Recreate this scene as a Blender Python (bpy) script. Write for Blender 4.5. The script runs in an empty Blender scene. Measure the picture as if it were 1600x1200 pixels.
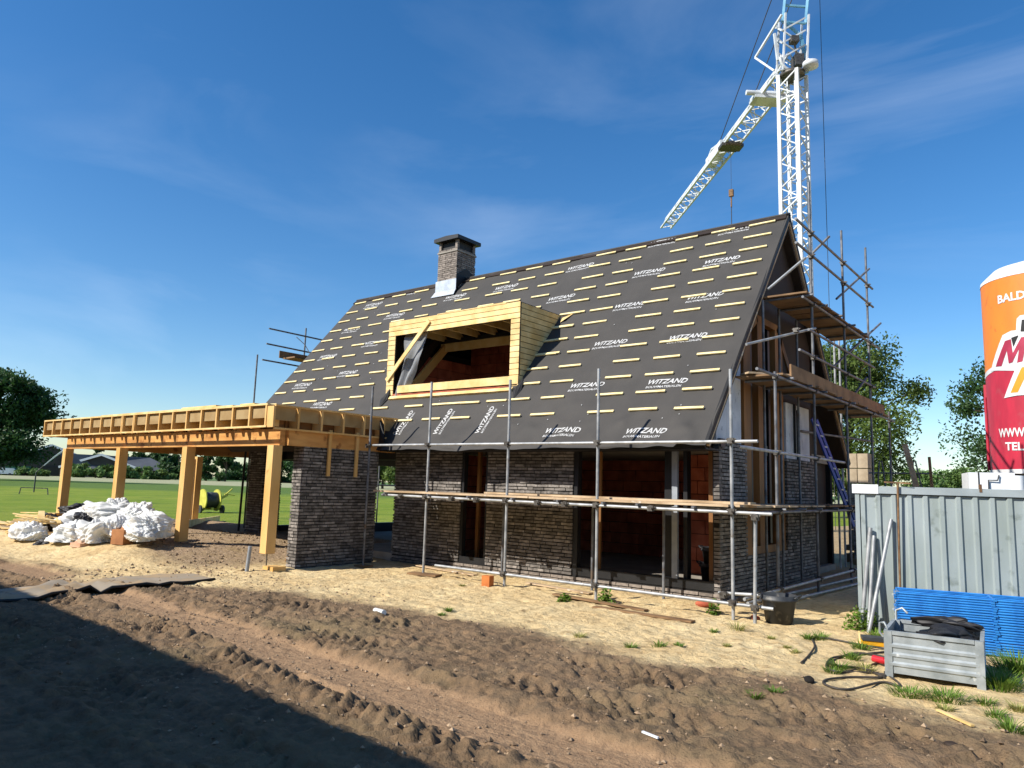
import bpy, math, random
import numpy as np
from mathutils import Vector, Matrix, noise as mn
R = math.radians
rnd = random.Random(7)
sc = bpy.context.scene
# ---------------------------------------------------------------- camera
CAMP = np.array([0., 0., 1.7]); FPX = 1153.
RM = np.array([[0.78270173, -0.06107974, -0.61939266], [0.62163214, 0.12603781, 0.77310281], [0.03084597, -0.99014329, 0.13661915]])
cd = bpy.data.cameras.new('camera'); cam = bpy.data.objects.new('camera', cd); sc.collection.objects.link(cam)
cd.sensor_width = 36; cd.lens = FPX / 1600 * 36; cd.clip_start = .05; cd.clip_end = 6000
cam.matrix_world = Matrix([[RM[i][0], -RM[i][1], -RM[i][2], CAMP[i]] for i in range(3)] + [[0, 0, 0, 1]])
sc.camera = cam
# ---------------------------------------------------------------- light
SUN = Vector((-.5, -1, .86)).normalized()
EL = math.asin(SUN.z); AZ = math.atan2(SUN.x, SUN.y)
sd = bpy.data.lights.new('sun', 'SUN'); so = bpy.data.objects.new('sun', sd); sc.collection.objects.link(so)
sd.energy = 5.0; sd.angle = R(.5); sd.color = (1, .94, .85)
so.rotation_euler = SUN.to_track_quat('Z', 'Y').to_euler(); so.location = (-20, -30, 40)
wd = bpy.data.worlds.new('World'); sc.world = wd; wd.use_nodes = True
nt = wd.node_tree; nt.nodes.clear()
wo = nt.nodes.new('ShaderNodeOutputWorld'); bg = nt.nodes.new('ShaderNodeBackground'); sky = nt.nodes.new('ShaderNodeTexSky')
sky.sky_type = 'NISHITA'; sky.sun_disc = False; sky.sun_elevation = EL; sky.sun_rotation = AZ
sky.altitude = 0; sky.air_density = 1.0; sky.dust_density = .35; sky.ozone_density = 3.2
bg.inputs['Strength'].default_value = .115
tc = nt.nodes.new('ShaderNodeTexCoord'); mp = nt.nodes.new('ShaderNodeMapping'); mp.inputs['Scale'].default_value = (1.1, 2.2, 6.5)
mp.inputs['Rotation'].default_value = (.25, .35, .5)
nz = nt.nodes.new('ShaderNodeTexNoise'); nz.inputs['Scale'].default_value = 1.25; nz.inputs['Detail'].default_value = 9; nz.inputs['Roughness'].default_value = .56
nz.inputs['Distortion'].default_value = .5
rp = nt.nodes.new('ShaderNodeMapRange'); rp.inputs[1].default_value = .5; rp.inputs[2].default_value = .86; rp.inputs[3].default_value = 0; rp.inputs[4].default_value = .19
n2 = nt.nodes.new('ShaderNodeTexNoise'); n2.inputs['Scale'].default_value = 1.7; n2.inputs['Detail'].default_value = 2
r2 = nt.nodes.new('ShaderNodeMapRange'); r2.inputs[1].default_value = .42; r2.inputs[2].default_value = .62
mu = nt.nodes.new('ShaderNodeMath'); mu.operation = 'MULTIPLY'
mx = nt.nodes.new('ShaderNodeMixRGB'); mx.inputs[2].default_value = (7.6, 8.4, 9.4, 1)
gm = nt.nodes.new('ShaderNodeHueSaturation'); gm.inputs['Saturation'].default_value = 1.3; gm.inputs['Hue'].default_value = .502
for a, b in ((tc.outputs['Generated'], mp.inputs[0]), (mp.outputs[0], nz.inputs[0]), (nz.outputs[0], rp.inputs[0]), (tc.outputs['Generated'], n2.inputs[0]),
             (n2.outputs[0], r2.inputs[0]), (rp.outputs[0], mu.inputs[0]), (r2.outputs[0], mu.inputs[1]), (mu.outputs[0], mx.inputs[0]),
             (sky.outputs[0], gm.inputs['Color']), (gm.outputs[0], mx.inputs[1]), (mx.outputs[0], bg.inputs[0]), (bg.outputs[0], wo.inputs[0])):
    nt.links.new(a, b)
sc.view_settings.view_transform = 'Standard'; sc.view_settings.look = 'None'; sc.view_settings.gamma = 1
sc.view_settings.exposure = 0.48; sc.view_settings.use_curve_mapping = False

# ---------------------------------------------------------------- helpers
def ray(px, py): return RM @ np.array([px - 800., py - 600., FPX])
def at(px, py, ax, v):
    r = ray(px, py); return CAMP + r * ((v - CAMP[ax]) / r[ax])
def C3(h):
    if isinstance(h, str):
        h = tuple(int(h[i:i+2], 16) / 255 for i in (0, 2, 4)); h = tuple(x / 12.92 if x < .04045 else ((x + .055) / 1.055) ** 2.4 for x in h)
    return (h[0], h[1], h[2], 1)
MATS = {}
def M(name, c1, c2=None, rough=.7, scale=5, stretch=(1, 1, 1), bump=0., bscale=None, isl=0., metal=0., lo=.35, hi=.65, detail=6, dirt=None, trans=0., spec=.4, bdist=.01):
    m = bpy.data.materials.new(name); m.use_nodes = True; t = m.node_tree; N = t.nodes; Lk = t.links.new
    b = N['Principled BSDF']; b.inputs['Roughness'].default_value = rough; b.inputs['Metallic'].default_value = metal
    b.inputs['Specular IOR Level'].default_value = spec
    tc = N.new('ShaderNodeTexCoord'); mp = N.new('ShaderNodeMapping'); mp.inputs['Scale'].default_value = stretch; Lk(tc.outputs['Object'], mp.inputs[0])
    nz = N.new('ShaderNodeTexNoise'); nz.inputs['Scale'].default_value = scale; nz.inputs['Detail'].default_value = detail; Lk(mp.outputs[0], nz.inputs[0])
    mr = N.new('ShaderNodeMapRange'); mr.inputs[1].default_value = lo; mr.inputs[2].default_value = hi; Lk(nz.outputs[0], mr.inputs[0])
    mx = N.new('ShaderNodeMixRGB'); mx.inputs[1].default_value = C3(c1); mx.inputs[2].default_value = C3(c2 or c1); Lk(mr.outputs[0], mx.inputs[0])
    out = mx.outputs[0]
    if dirt:
        n3 = N.new('ShaderNodeTexNoise'); n3.inputs['Scale'].default_value = dirt[1]; n3.inputs['Detail'].default_value = 8; Lk(tc.outputs['Object'], n3.inputs[0])
        m3 = N.new('ShaderNodeMapRange'); m3.inputs[1].default_value = dirt[2]; m3.inputs[2].default_value = dirt[2] + .1; m3.inputs[4].default_value = .8; Lk(n3.outputs[0], m3.inputs[0])
        x3 = N.new('ShaderNodeMixRGB'); x3.inputs[2].default_value = C3(dirt[0]); Lk(m3.outputs[0], x3.inputs[0]); Lk(out, x3.inputs[1]); out = x3.outputs[0]
    if isl:
        ge = N.new('ShaderNodeNewGeometry'); m2 = N.new('ShaderNodeMapRange'); m2.inputs[3].default_value = 1 - isl; m2.inputs[4].default_value = 1 + isl
        hs = N.new('ShaderNodeHueSaturation'); Lk(ge.outputs['Random Per Island'], m2.inputs[0]); Lk(m2.outputs[0], hs.inputs['Value']); Lk(out, hs.inputs['Color']); out = hs.outputs[0]
    Lk(out, b.inputs['Base Color'])
    if bump:
        nb = N.new('ShaderNodeTexNoise'); nb.inputs['Scale'].default_value = bscale or scale * 4; nb.inputs['Detail'].default_value = 8; Lk(mp.outputs[0], nb.inputs[0])
        bp = N.new('ShaderNodeBump'); bp.inputs['Strength'].default_value = bump; bp.inputs['Distance'].default_value = bdist; Lk(nb.outputs[0], bp.inputs['Height']); Lk(bp.outputs[0], b.inputs['Normal'])
    if trans:
        tr = N.new('ShaderNodeBsdfTranslucent'); Lk(out, tr.inputs[0]); ms = N.new('ShaderNodeMixShader'); ms.inputs[0].default_value = trans
        Lk(b.outputs[0], ms.inputs[1]); Lk(tr.outputs[0], ms.inputs[2]); Lk(ms.outputs[0], N['Material Output'].inputs[0])
    MATS[name] = m; return m
ORG = {}
def tag(o, label=None, cat=None, group=None, kind=None):
    if label: o['label'] = label
    if cat: o['category'] = cat
    if group: o['group'] = group
    if kind: o['kind'] = kind
    return o
def thing(name, loc, label, cat, group=None):
    o = bpy.data.objects.new(name, None); sc.collection.objects.link(o); o.location = loc; o.empty_display_size = .2
    ORG[o.name] = Vector(loc); return tag(o, label, cat, group)
def link(name, me, parent=None, loc=None, mat=None):
    o = bpy.data.objects.new(name, me); sc.collection.objects.link(o)
    if mat: me.materials.append(mat)
    if parent: o.parent = parent; ORG[o.name] = ORG[parent.name] + (Vector(loc) if loc else Vector((0, 0, 0)))
    else: ORG[o.name] = Vector(loc or (0, 0, 0))
    if loc: o.location = loc
    return o
class MB:
    def __init__(s): s.v = []; s.f = []; s.sm = []
    def add(s, vs, fs, smooth=False):
        n = len(s.v); s.v += [tuple(v) for v in vs]; s.f += [tuple(i + n for i in f) for f in fs]; s.sm += [smooth] * len(fs); return s
    def box(s, x0, x1, y0, y1, z0, z1):
        return s.add([(x0, y0, z0), (x1, y0, z0), (x1, y1, z0), (x0, y1, z0), (x0, y0, z1), (x1, y0, z1), (x1, y1, z1), (x0, y1, z1)],
                     [(3, 2, 1, 0), (4, 5, 6, 7), (0, 1, 5, 4), (1, 2, 6, 5), (2, 3, 7, 6), (3, 0, 4, 7)])
    def obox(s, c, ax, ay, az):
        c, ax, ay, az = map(Vector, (c, ax, ay, az))
        if ax.cross(ay).dot(az) < 0: ax = -ax
        vs = [c + ax * a + ay * b + az * d for d in (-1, 1) for a, b in ((-1, -1), (1, -1), (1, 1), (-1, 1))]
        return s.add(vs, [(3, 2, 1, 0), (4, 5, 6, 7), (0, 1, 5, 4), (1, 2, 6, 5), (2, 3, 7, 6), (3, 0, 4, 7)])
    def bar(s, a, b, w, h, up=(0, 0, 1)):
        a, b = Vector(a), Vector(b); d = b - a; u = Vector(up); sd = d.cross(u)
        if sd.length < 1e-4: sd = d.cross(Vector((0, 1, 0)))
        sd.normalize(); u = sd.cross(d).normalized()
        return s.obox((a + b) / 2, d / 2, sd * w / 2, u * h / 2)
    def tube(s, a, b, r, n=10, r2=None):
        return s.path([a, b], r, n, r2)
    def path(s, pts, r, n=8, r2=None, cap=True):
        pts = [Vector(p) for p in pts]; k = len(pts); vs = []; fs = []; pu = None
        for i, p in enumerate(pts):
            d = (pts[min(i + 1, k - 1)] - pts[max(i - 1, 0)]).normalized()
            if pu is None: pu = d.orthogonal().normalized()
            pu = (pu - d * pu.dot(d)).normalized(); q = d.cross(pu)
            rr = r if r2 is None else r + (r2 - r) * i / (k - 1)
            vs += [p + (pu * math.cos(2 * math.pi * j / n) + q * math.sin(2 * math.pi * j / n)) * rr for j in range(n)]
        for i in range(k - 1):
            for j in range(n): fs.append((i * n + j, i * n + (j + 1) % n, (i + 1) * n + (j + 1) % n, (i + 1) * n + j))
        s.add(vs, fs, True)
        if cap: s.add(vs[:n], [tuple(range(n))[::-1]]); s.add(vs[-n:], [tuple(range(n))])
        return s
    def prism(s, poly, ax, a, b):
        # polygon in the two other axes (in xyz order), extruded along ax from a to b
        n = len(poly)
        def mk(p, t): q = list(p); q.insert(ax, t); return tuple(q)
        vs = [mk(p, a) for p in poly] + [mk(p, b) for p in poly]
        ar = sum(poly[i][0] * poly[(i + 1) % n][1] - poly[(i + 1) % n][0] * poly[i][1] for i in range(n))
        flip = (ar < 0) ^ (ax == 1) ^ (b < a)
        fs = [tuple(range(n))[::-1], tuple(range(n, 2 * n))] + [(i, (i + 1) % n, n + (i + 1) % n, n + i) for i in range(n)]
        if flip: fs = [f[::-1] for f in fs]
        return s.add(vs, fs)
    def lathe(s, c, prof, n=24, smooth=True):
        vs = []; fs = []
        for r, z in prof: vs += [(c[0] + r * math.cos(2 * math.pi * j / n), c[1] + r * math.sin(2 * math.pi * j / n), c[2] + z) for j in range(n)]
        for i in range(len(prof) - 1):
            for j in range(n): fs.append((i * n + j, i * n + (j + 1) % n, (i + 1) * n + (j + 1) % n, (i + 1) * n + j))
        return s.add(vs, fs, smooth)
    def mesh(s, name, off=Vector((0, 0, 0))):
        me = bpy.data.meshes.new(name); me.from_pydata([(v[0] - off[0], v[1] - off[1], v[2] - off[2]) for v in s.v], [], s.f)
        me.polygons.foreach_set('use_smooth', s.sm); me.update(); return me
    def build(s, name, mat, parent=None, label=None, cat=None, group=None, kind=None):
        if parent: off = ORG[parent.name]; o = link(name, s.mesh(name, off), parent, None, mat)
        else:
            a = np.array(s.v); lo = a.min(0); hi = a.max(0); off = Vector(((lo[0] + hi[0]) / 2, (lo[1] + hi[1]) / 2, lo[2]))
            if kind == 'structure': off = Vector((0, 0, 0))
            o = link(name, s.mesh(name, off), None, tuple(off), mat)
        return tag(o, label, cat, group, kind)

# vectorised value noise
def vnoise(x, y, seed=0):
    xi = np.floor(x).astype(np.int64); yi = np.floor(y).astype(np.int64); fx = x - xi; fy = y - yi
    def h(a, b):
        n = (a * 374761393 + b * 668265263 + seed * 1442695041) & 0xffffffff; n = ((n ^ (n >> 13)) * 1274126177) & 0xffffffff
        return ((n ^ (n >> 16)) & 0xffff) / 65535.
    u = fx * fx * fx * (fx * (fx * 6 - 15) + 10); v = fy * fy * fy * (fy * (fy * 6 - 15) + 10)
    return (h(xi, yi) * (1 - u) + h(xi + 1, yi) * u) * (1 - v) + (h(xi, yi + 1) * (1 - u) + h(xi + 1, yi + 1) * u) * v
def fbm(x, y, f, o=4, seed=0, g=.5):
    a = 1; t = 0; s = 0
    for i in range(o): t = t + a * (vnoise(x * f + i * 17.3, y * f - i * 9.1, seed + i) - .5) * 2; s += a; a *= g; f *= 2.03
    return t / s
def sst(a, b, x): t = np.clip((x - a) / (b - a), 0, 1); return t * t * (3 - 2 * t)

# ---------------------------------------------------------------- materials
m_pine = M('fresh_pine', 'e6cd92', 'cfac6a', .6, 3, (1, 1, 1), .25, 30, isl=.13, dirt=('a87838', 7, .7))
m_timber = M('structural_timber', 'dcb474', 'c99c58', .6, 2.2, (1, 1, .4), .3, 22, isl=.22, dirt=('9a6c34', 5, .66))
m_beam = M('glued_beam', 'd3a05c', 'b58044', .55, 2.5, (.6, .6, 2.5), .2, 20, isl=.08, dirt=('7a4419', 4, .6))
m_batten = M('pale_batten', 'ecdca6', 'dcc68a', .6, 8, (1, 1, 1), .2, isl=.12)
m_brown = M('brown_frame_timber', '8c6235', '6c4824', .6, 3, (1, 1, .3), .2, 20, isl=.12)
m_panel = M('tan_fibreboard', 'a38c62', '94794e', .8, 4, isl=.1)
m_felt = M('roof_felt', '45423e', '3b3936', .72, 1.7, (1, 1, 1), .35, 60, lo=.3, hi=.7, spec=.35)
m_feltd = M('black_felt', '141414', '1e1d1c', .6, 4, bump=.2)
m_gfelt = M('dark_brown_felt', '2a2019', '34281e', .75, 2, bump=.2)
m_ink = M('white_print', 'c4c4c2', 'a8a8a5', .7, 20)
m_brick = M('grey_brown_brick', '8a847e', '504c48', .85, 9, (1, 1, 2), .5, 50, isl=.5, lo=.3, hi=.7, bdist=.006)  # tone differs per brick, spread widened to paint in light glints
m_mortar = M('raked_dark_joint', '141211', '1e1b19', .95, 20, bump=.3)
m_chimb = M('chimney_brick', '8f857b', '6c645d', .85, 12, (1, 1, 2), .5, 50, isl=.3)
m_terra = M('terracotta_block', 'b8664a', '984c34', .85, 4, (1, 1, 1), .3, 30, isl=.16)
m_conc = M('concrete', '9c968b', '868076', .9, 3, bump=.3)
m_galv = M('galvanised_tube', 'b4b6b6', '7f8284', .5, 6, (1, 1, 1), .1, 40, metal=.35, lo=.3, hi=.7, dirt=('6f665a', 7, .64))
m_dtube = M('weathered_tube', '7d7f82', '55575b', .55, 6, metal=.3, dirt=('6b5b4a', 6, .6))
m_coup = M('coupler_steel', '6b6862', '443f3a', .5, 20, metal=.5)
m_board = M('scaffold_board', 'c2ab8c', '9c8465', .8, 2.5, (1, 1, 1), .4, 25, isl=.15, dirt=('e0d8c8', 5, .62))
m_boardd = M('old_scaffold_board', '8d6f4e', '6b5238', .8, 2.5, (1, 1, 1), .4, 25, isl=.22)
m_black = M('black_frame', '17181a', '202123', .45, 4)
m_white = M('white_insulation', 'ccd0d6', 'b4bac4', .7, 3, bump=.2, dirt=('8a8f98', 8, .63))
m_steel = M('primed_steel', '9aa0a6', '878d94', .5, 5, metal=.2)
m_lead = M('lead_flashing', 'b9c0c6', 'a2a9b0', .45, 6, metal=.4)
m_crane = M('white_crane_paint', 'd3d8dc', 'b2b7ba', .45, 1.1, isl=.1, dirt=('8c8378', 2.5, .6))
m_blue = M('light_blue_crane_paint', '7fb4cf', '5f95b4', .45, 1.5)
m_cabl = M('steel_rope', '2c3038', '3c4048', .6, 5)
m_cont = M('container_grey_paint', '9aa5a7', '87928f', .6, 3, (1, 1, .3), .15, 30, dirt=('707a76', 5, .62))
m_rim = M('container_rim_paint', 'a3adb0', '8b9598', .5, 2, dirt=('7a5a3c', 5, .72))
m_rust = M('rusty_iron', '8a6a48', '5c4430', .8, 9, bump=.3)
m_bfr = M('blue_frame_paint', '2c80c8', '1c64ac', .45, 7, isl=.14, dirt=('9fc0dc', 14, .7))
m_zinc = M('zinc_sheet', 'aeb5b7', '868e90', .45, 7, (1, 1, 1), .15, 30, metal=.3, lo=.3, hi=.7, dirt=('d7dbda', 12, .66))
m_blk = M('black_plastic', '3b3e41', '2b2d30', .5, 7, bump=.1, dirt=('7e7a72', 6, .6))
m_foil = M('black_foil', '1c1c1e', '28282a', .55, 6, spec=.4)
m_bag = M('white_plastic_film', 'f2f2ee', 'dfe1df', .38, 4, bump=.3, bscale=14, trans=.25, bdist=.02)
m_card = M('cardboard', 'a9754a', '8f5f3a', .8, 4, bump=.1)
m_cardp = M('pale_cardboard', 'c9a084', 'b08a6c', .8, 4)
m_red = M('red_plastic', 'c22a34', 'a81f2a', .4, 6)
m_yel = M('yellow_plastic', 'd8a21c', 'c08a14', .5, 6)
m_cable = M('rubber_cable', '2e2a26', '47413a', .6, 9)
m_block = M('aerated_block', 'b3a48c', '9a8b74', .9, 4, isl=.15, bump=.3)
m_lad = M('blue_ladder_paint', '1d4fa0', '16408a', .4, 5, metal=.2)
m_vinyl = M('white_plate', 'e6e8ea', 'd6dadd', .5, 4)

# ---------------------------------------------------------------- ground
def seg_dist(X, Y, pts):
    best = np.full(X.shape, 1e9); arc = np.zeros(X.shape); sgn = np.zeros(X.shape); acc = 0
    for (x0, y0), (x1, y1) in zip(pts[:-1], pts[1:]):
        dx, dy = x1 - x0, y1 - y0; L = math.hypot(dx, dy); t = ((X - x0) * dx + (Y - y0) * dy) / L / L; tc = np.clip(t, 0, 1)
        d = np.hypot(X - x0 - tc * dx, Y - y0 - tc * dy); k = d < best
        best = np.where(k, d, best); arc = np.where(k, acc + tc * L, arc); sgn = np.where(k, np.sign((X - x0) * dy - (Y - y0) * dx), sgn); acc += L
    return best, arc, sgn
TRK = [(-16, 5.15), (-12, 4.95), (-10, 4.86), (-8.4, 4.84), (-6.8, 4.62), (-4.8, 4.42), (-3.85, 4.34), (-2.6, 4.3), (0, 4.15), (5, 4)]
LUG = [[(-16, 4.2), (-9, 4.1), (-7.5, 3.95), (-5.5, 3.95), (-4.2, 3.72), (-3, 3.7), (0, 3.6)],
       [(-16, 3.1), (-8.3, 2.95), (-6.5, 2.8), (-5, 2.75), (-3, 2.6)],
       [(-13, 5.8), (-9, 5.35), (-7, 5.3), (-5.5, 5.3), (-4, 5.2), (-2.8, 5.3), (0, 5.2)],
       [(-9, 6.3), (-6, 6.2), (-4, 6.3), (-2, 6.2), (0, 5.9)]]
def masks(X, Y):
    n = fbm(X, Y, .45, 4, 3); n2 = fbm(X, Y, 2.2, 4, 11)
    ye = np.interp(X, [-26, -20, -17.4, -14.5, -12.8, -11.5, -10.5, -8.4, -7.1, -5.6, -4.3, -3.3, -2.4, -1.8, -1.2, -.5, 1, 4],
                   [5.4, 5.5, 5.5, 5.5, 5.45, 6.2, 6.7, 7.2, 7.05, 7.15, 7.25, 7.2, 7.55, 7.15, 6.95, 6.75, 6.6, 6.6])
    sand = sst(-.32, .32, Y - ye + n * .45 + n2 * .28)
    mound = sst(-26, -23, X) * (1 - sst(-14.2, -12.6, X)) * sst(6.6, 7.8, Y + n * .5)   # brown rubble under the carport
    sand = sand * (1 - .93 * mound)
    beyond = sst(10.9, 11.6, Y) * (1 - sst(-4.6, -4.2, X)) ; sand = sand * (1 - .55 * beyond)
    return sand, mound
def hfun(X, Y):
    X = np.asarray(X, float); Y = np.asarray(Y, float)
    sand, mound = masks(X, Y)
    z = .26 * sst(-12.8, -15.8, X) * sst(5.6, 7.4, Y) * sst(-27, -23.5, X) * (1 - sst(13, 15, Y))
    near = sst(60, 25, np.hypot(X, Y))
    z = z + near * (.022 * fbm(X, Y, .5, 3, 5) + .014 * fbm(X, Y, 2.1, 4, 9)) * (1 - .0 * sand)
    # sand: foot-trodden hummocks
    hs = np.abs(fbm(X, Y, 3.2, 4, 21)); z = z - sand * near * .05 * (hs - .25)
    z = z + mound * near * .018 * np.abs(fbm(X, Y, 7, 3, 31))
    # soil: clods, ruts
    soil = (1 - sand) * (1 - mound)
    rough = soil * near
    cl = 1 - 2 * np.abs(fbm(X, Y, 3.6, 5, 41, .6)); amp = .5 + .5 * sst(-.2, .5, fbm(X, Y, .9, 3, 55))
    d, s, g = seg_dist(X, Y, TRK)
    d = d + .05 * fbm(X, Y, 2, 3, 77)
    ins = 1 - sst(.28, .4, d)
    z = z + rough * (1 - ins) * (.055 * (cl - .5) * amp + .018 * fbm(X, Y, 16, 3, 61) + .022 * amp * (sst(.1, .5, 1 - 2 * np.abs(fbm(X * .8, Y * 1.3, 8, 3, 43))) - .5))
    z = z - soil * near * .04 * ins + soil * near * .035 * np.exp(-((d - .5) / .1) ** 2) * (.6 + .8 * cl)
    z = z + soil * ins * .004 * fbm(X * .25, Y * 3, 6, 3, 66)
    for i, L in enumerate(LUG):
        d, s, g = seg_dist(X, Y, L); dd = d + .03 * fbm(X, Y, 4, 2, 80 + i)
        m = (1 - sst(.24, .29, dd)) * soil * sst(-.2, .1, fbm(X, Y, .8, 3, 90 + i) + .1)
        wob = .05 * fbm(X, Y, 3, 3, 95 + i)
        lug = sst(.1, .5, np.sin(2 * math.pi * (s + d * .75 + wob) / .17)) * (.6 + .4 * fbm(X, Y, 5, 2, 99 + i))
        z = z + m * near * (.065 * lug - .036) + soil * near * .028 * np.exp(-((dd - .33) / .06) ** 2) * np.clip(cl * 1.6, -.2, 1.2)
    return z
def hz(x, y): return float(hfun(np.array([x]), np.array([y]))[0])
def gp(px, py):
    z = 0.
    for _ in range(6): p = at(px, py, 2, z); z = hz(p[0], p[1])
    return Vector((p[0], p[1], z))
def axis(parts):
    out = [parts[0][0]]
    for a, b, st in parts:
        n = max(1, int(round((b - a) / st))); out += list(a + (b - a) * (np.arange(1, n + 1) / n))
    return np.array(out)
def geo(a, b, n):  # growing steps
    s = np.sign(b - a); return a + s * (np.exp(np.linspace(0, math.log(abs(b - a) + 1), n)) - 1)
xs = np.concatenate([geo(-40, -3000, 45)[::-1][:-1], axis([(-40, -26, .35), (-26, -13, .06), (-13, -1.8, .026), (-1.8, 3, .04), (3, 8, .3)]), geo(8, 3000, 45)[1:]])
ys = np.concatenate([geo(0, -3000, 35)[::-1][:-1], axis([(0, 2, .2), (2, 6.6, .024), (6.6, 10.5, .038), (10.5, 13, .08), (13, 24, .4)]), geo(24, 3000, 45)[1:]])
GX, GY = np.meshgrid(xs, ys); GZ = hfun(GX, GY)
def gridmesh(name, X, Y, Z, mask=None):
    ny, nx = X.shape; me = bpy.data.meshes.new(name)
    co = np.stack([X, Y, Z], -1).reshape(-1, 3)
    i = np.arange((ny - 1) * (nx - 1)); a = (i // (nx - 1)) * nx + i % (nx - 1)
    q = np.stack([a, a + 1, a + nx + 1, a + nx], -1)
    if mask is not None: q = q[mask.reshape(-1)[a]]
    nf = len(q); me.vertices.add(len(co)); me.vertices.foreach_set('co', co.ravel()); me.loops.add(nf * 4); me.loops.foreach_set('vertex_index', q.ravel().astype(np.int32))
    me.polygons.add(nf); me.polygons.foreach_set('loop_start', np.arange(nf, dtype=np.int32) * 4); me.polygons.foreach_set('loop_total', np.full(nf, 4, np.int32))
    me.polygons.foreach_set('use_smooth', np.ones(nf, bool)); me.update(calc_edges=True); me.validate(); return me
gme = gridmesh('ground', GX, GY, GZ)
sa, mo = masks(GX, GY)
dt, st_, sg = seg_dist(GX, GY, TRK); trk = (1 - sst(.3, .42, dt + .05 * fbm(GX, GY, 2, 3, 77))) * (1 - sa)
at_ = gme.attributes.new('earth', 'FLOAT_COLOR', 'POINT')
at_.data.foreach_set('color', np.stack([sa, mo, trk, np.ones_like(sa)], -1).reshape(-1).astype(np.float32))
mg = bpy.data.materials.new('bare_earth'); mg.use_nodes = True; t = mg.node_tree; N = t.nodes; Lk = t.links.new; b = N['Principled BSDF']; b.inputs['Roughness'].default_value = .95; b.inputs['Specular IOR Level'].default_value = .15
a = N.new('ShaderNodeAttribute'); a.attribute_name = 'earth'; sp = N.new('ShaderNodeSeparateColor'); Lk(a.outputs['Color'], sp.inputs[0])
tc = N.new('ShaderNodeTexCoord')
def nz_(s, d=8, r=.6):
    n = N.new('ShaderNodeTexNoise'); n.inputs['Scale'].default_value = s; n.inputs['Detail'].default_value = d; n.inputs['Roughness'].default_value = r; Lk(tc.outputs['Object'], n.inputs[0]); return n.outputs[0]
def mrr(o, lo, hi, a=0., b_=1.):
    n = N.new('ShaderNodeMapRange'); n.inputs[1].default_value = lo; n.inputs[2].default_value = hi; n.inputs[3].default_value = a; n.inputs[4].default_value = b_; Lk(o, n.inputs[0]); return n.outputs[0]
def mixc(f, c1, c2):
    n = N.new('ShaderNodeMixRGB')
    if isinstance(f, float): n.inputs[0].default_value = f
    else: Lk(f, n.inputs[0])
    for i, c in ((1, c1), (2, c2)):
        if isinstance(c, (str, tuple)): n.inputs[i].default_value = C3(c)
        else: Lk(c, n.inputs[i])
    return n.outputs[0]
soil = mixc(mrr(nz_(1.3), .35, .65), '7d6a54', '5b4d3d')
soil = mixc(mrr(nz_(9), .4, .7), soil, '8a7156')
soil = mixc(mrr(nz_(.6), .5, .68), soil, '7a6a50')
trkc = mixc(mrr(nz_(14), .35, .65), 'a08466', '8f7459')
sandc = mixc(mrr(nz_(1.1), .35, .7), 'd8c294', 'c8ac7c')
sandc = mixc(mrr(nz_(7), .5, .72), sandc, 'a88c62')
sandc = mixc(mrr(nz_(30), .6, .7), sandc, 'd8c8a4')
mndc = mixc(mrr(nz_(24), .42, .6), '8f785e', 'b09a80')
mndc = mixc(mrr(nz_(2), .45, .65), mndc, '9c8666')
c = mixc(sp.outputs[2], soil, trkc); c = mixc(sp.outputs[0], c, sandc); c = mixc(sp.outputs[1], c, mndc); Lk(c, b.inputs['Base Color'])
bp = N.new('ShaderNodeBump'); bp.inputs['Strength'].default_value = 1; bp.inputs['Distance'].default_value = .016; Lk(nz_(38, 10, .7), bp.inputs['Height'])
bq = N.new('ShaderNodeBump'); bq.inputs['Strength'].default_value = .9; bq.inputs['Distance'].default_value = .05; Lk(nz_(8.5, 6, .6), bq.inputs['Height']); Lk(bp.outputs[0], bq.inputs['Normal']); Lk(bq.outputs[0], b.inputs['Normal'])
tag(link('ground', gme, None, None, mg), kind='structure')

# meadow beyond the building plot, with the pale crop strip far off
mm = bpy.data.materials.new('meadow_grass'); mm.use_nodes = True; t = mm.node_tree; N = t.nodes; Lk = t.links.new; b = N['Principled BSDF']; b.inputs['Roughness'].default_value = .85; b.inputs['Specular IOR Level'].default_value = .2
tc = N.new('ShaderNodeTexCoord'); dp = N.new('ShaderNodeVectorMath'); dp.operation = 'DOT_PRODUCT'; dp.inputs[1].default_value = (-.625, .78, 0); Lk(tc.outputs['Object'], dp.inputs[0])
nn = nz_(.05, 3); ad = N.new('ShaderNodeMath'); ad.operation = 'MULTIPLY_ADD'; ad.inputs[1].default_value = 26; Lk(nn, ad.inputs[0]); Lk(dp.outputs['Value'], ad.inputs[2])
W = ad.outputs[0]
g = mixc(mrr(nz_(.9), .35, .65), (.15,.225,.012), (.19,.265,.018)); g = mixc(mrr(nz_(9), .45, .7), g, (.10,.16,.012)); g = mixc(mrr(nz_(.16, 4), .36, .66), g, (.23,.27,.03)); g = mixc(mrr(nz_(.45, 5), .52, .7), g, (.085,.15,.012))
g2 = mixc(mrr(nz_(1.2), .35, .65), (.08,.14,.02), (.11,.17,.03))
g = mixc(mrr(W, 84, 96), g, g2)
g3 = mixc(mrr(nz_(.3), .35, .65), (.30,.31,.17), (.37,.36,.21))
g = mixc(mrr(W, 150, 162), g, g3)
g = mixc(mrr(W, 305, 312), g, '5c7440')
Lk(g, b.inputs['Base Color'])
bp = N.new('ShaderNodeBump'); bp.inputs['Strength'].default_value = 1; bp.inputs['Distance'].default_value = .06; Lk(nz_(11, 8, .7), bp.inputs['Height']); Lk(bp.outputs[0], b.inputs['Normal'])
edge = [(-29, -60), (-28.5, 0), (-26.5, 6), (-25.2, 10), (-24.6, 13), (-22.5, 15.3), (-20.3, 17.2), (-19.6, 21), (-16, 30), (-8, 60), (10, 75), (60, 80)]
ep = []
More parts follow.
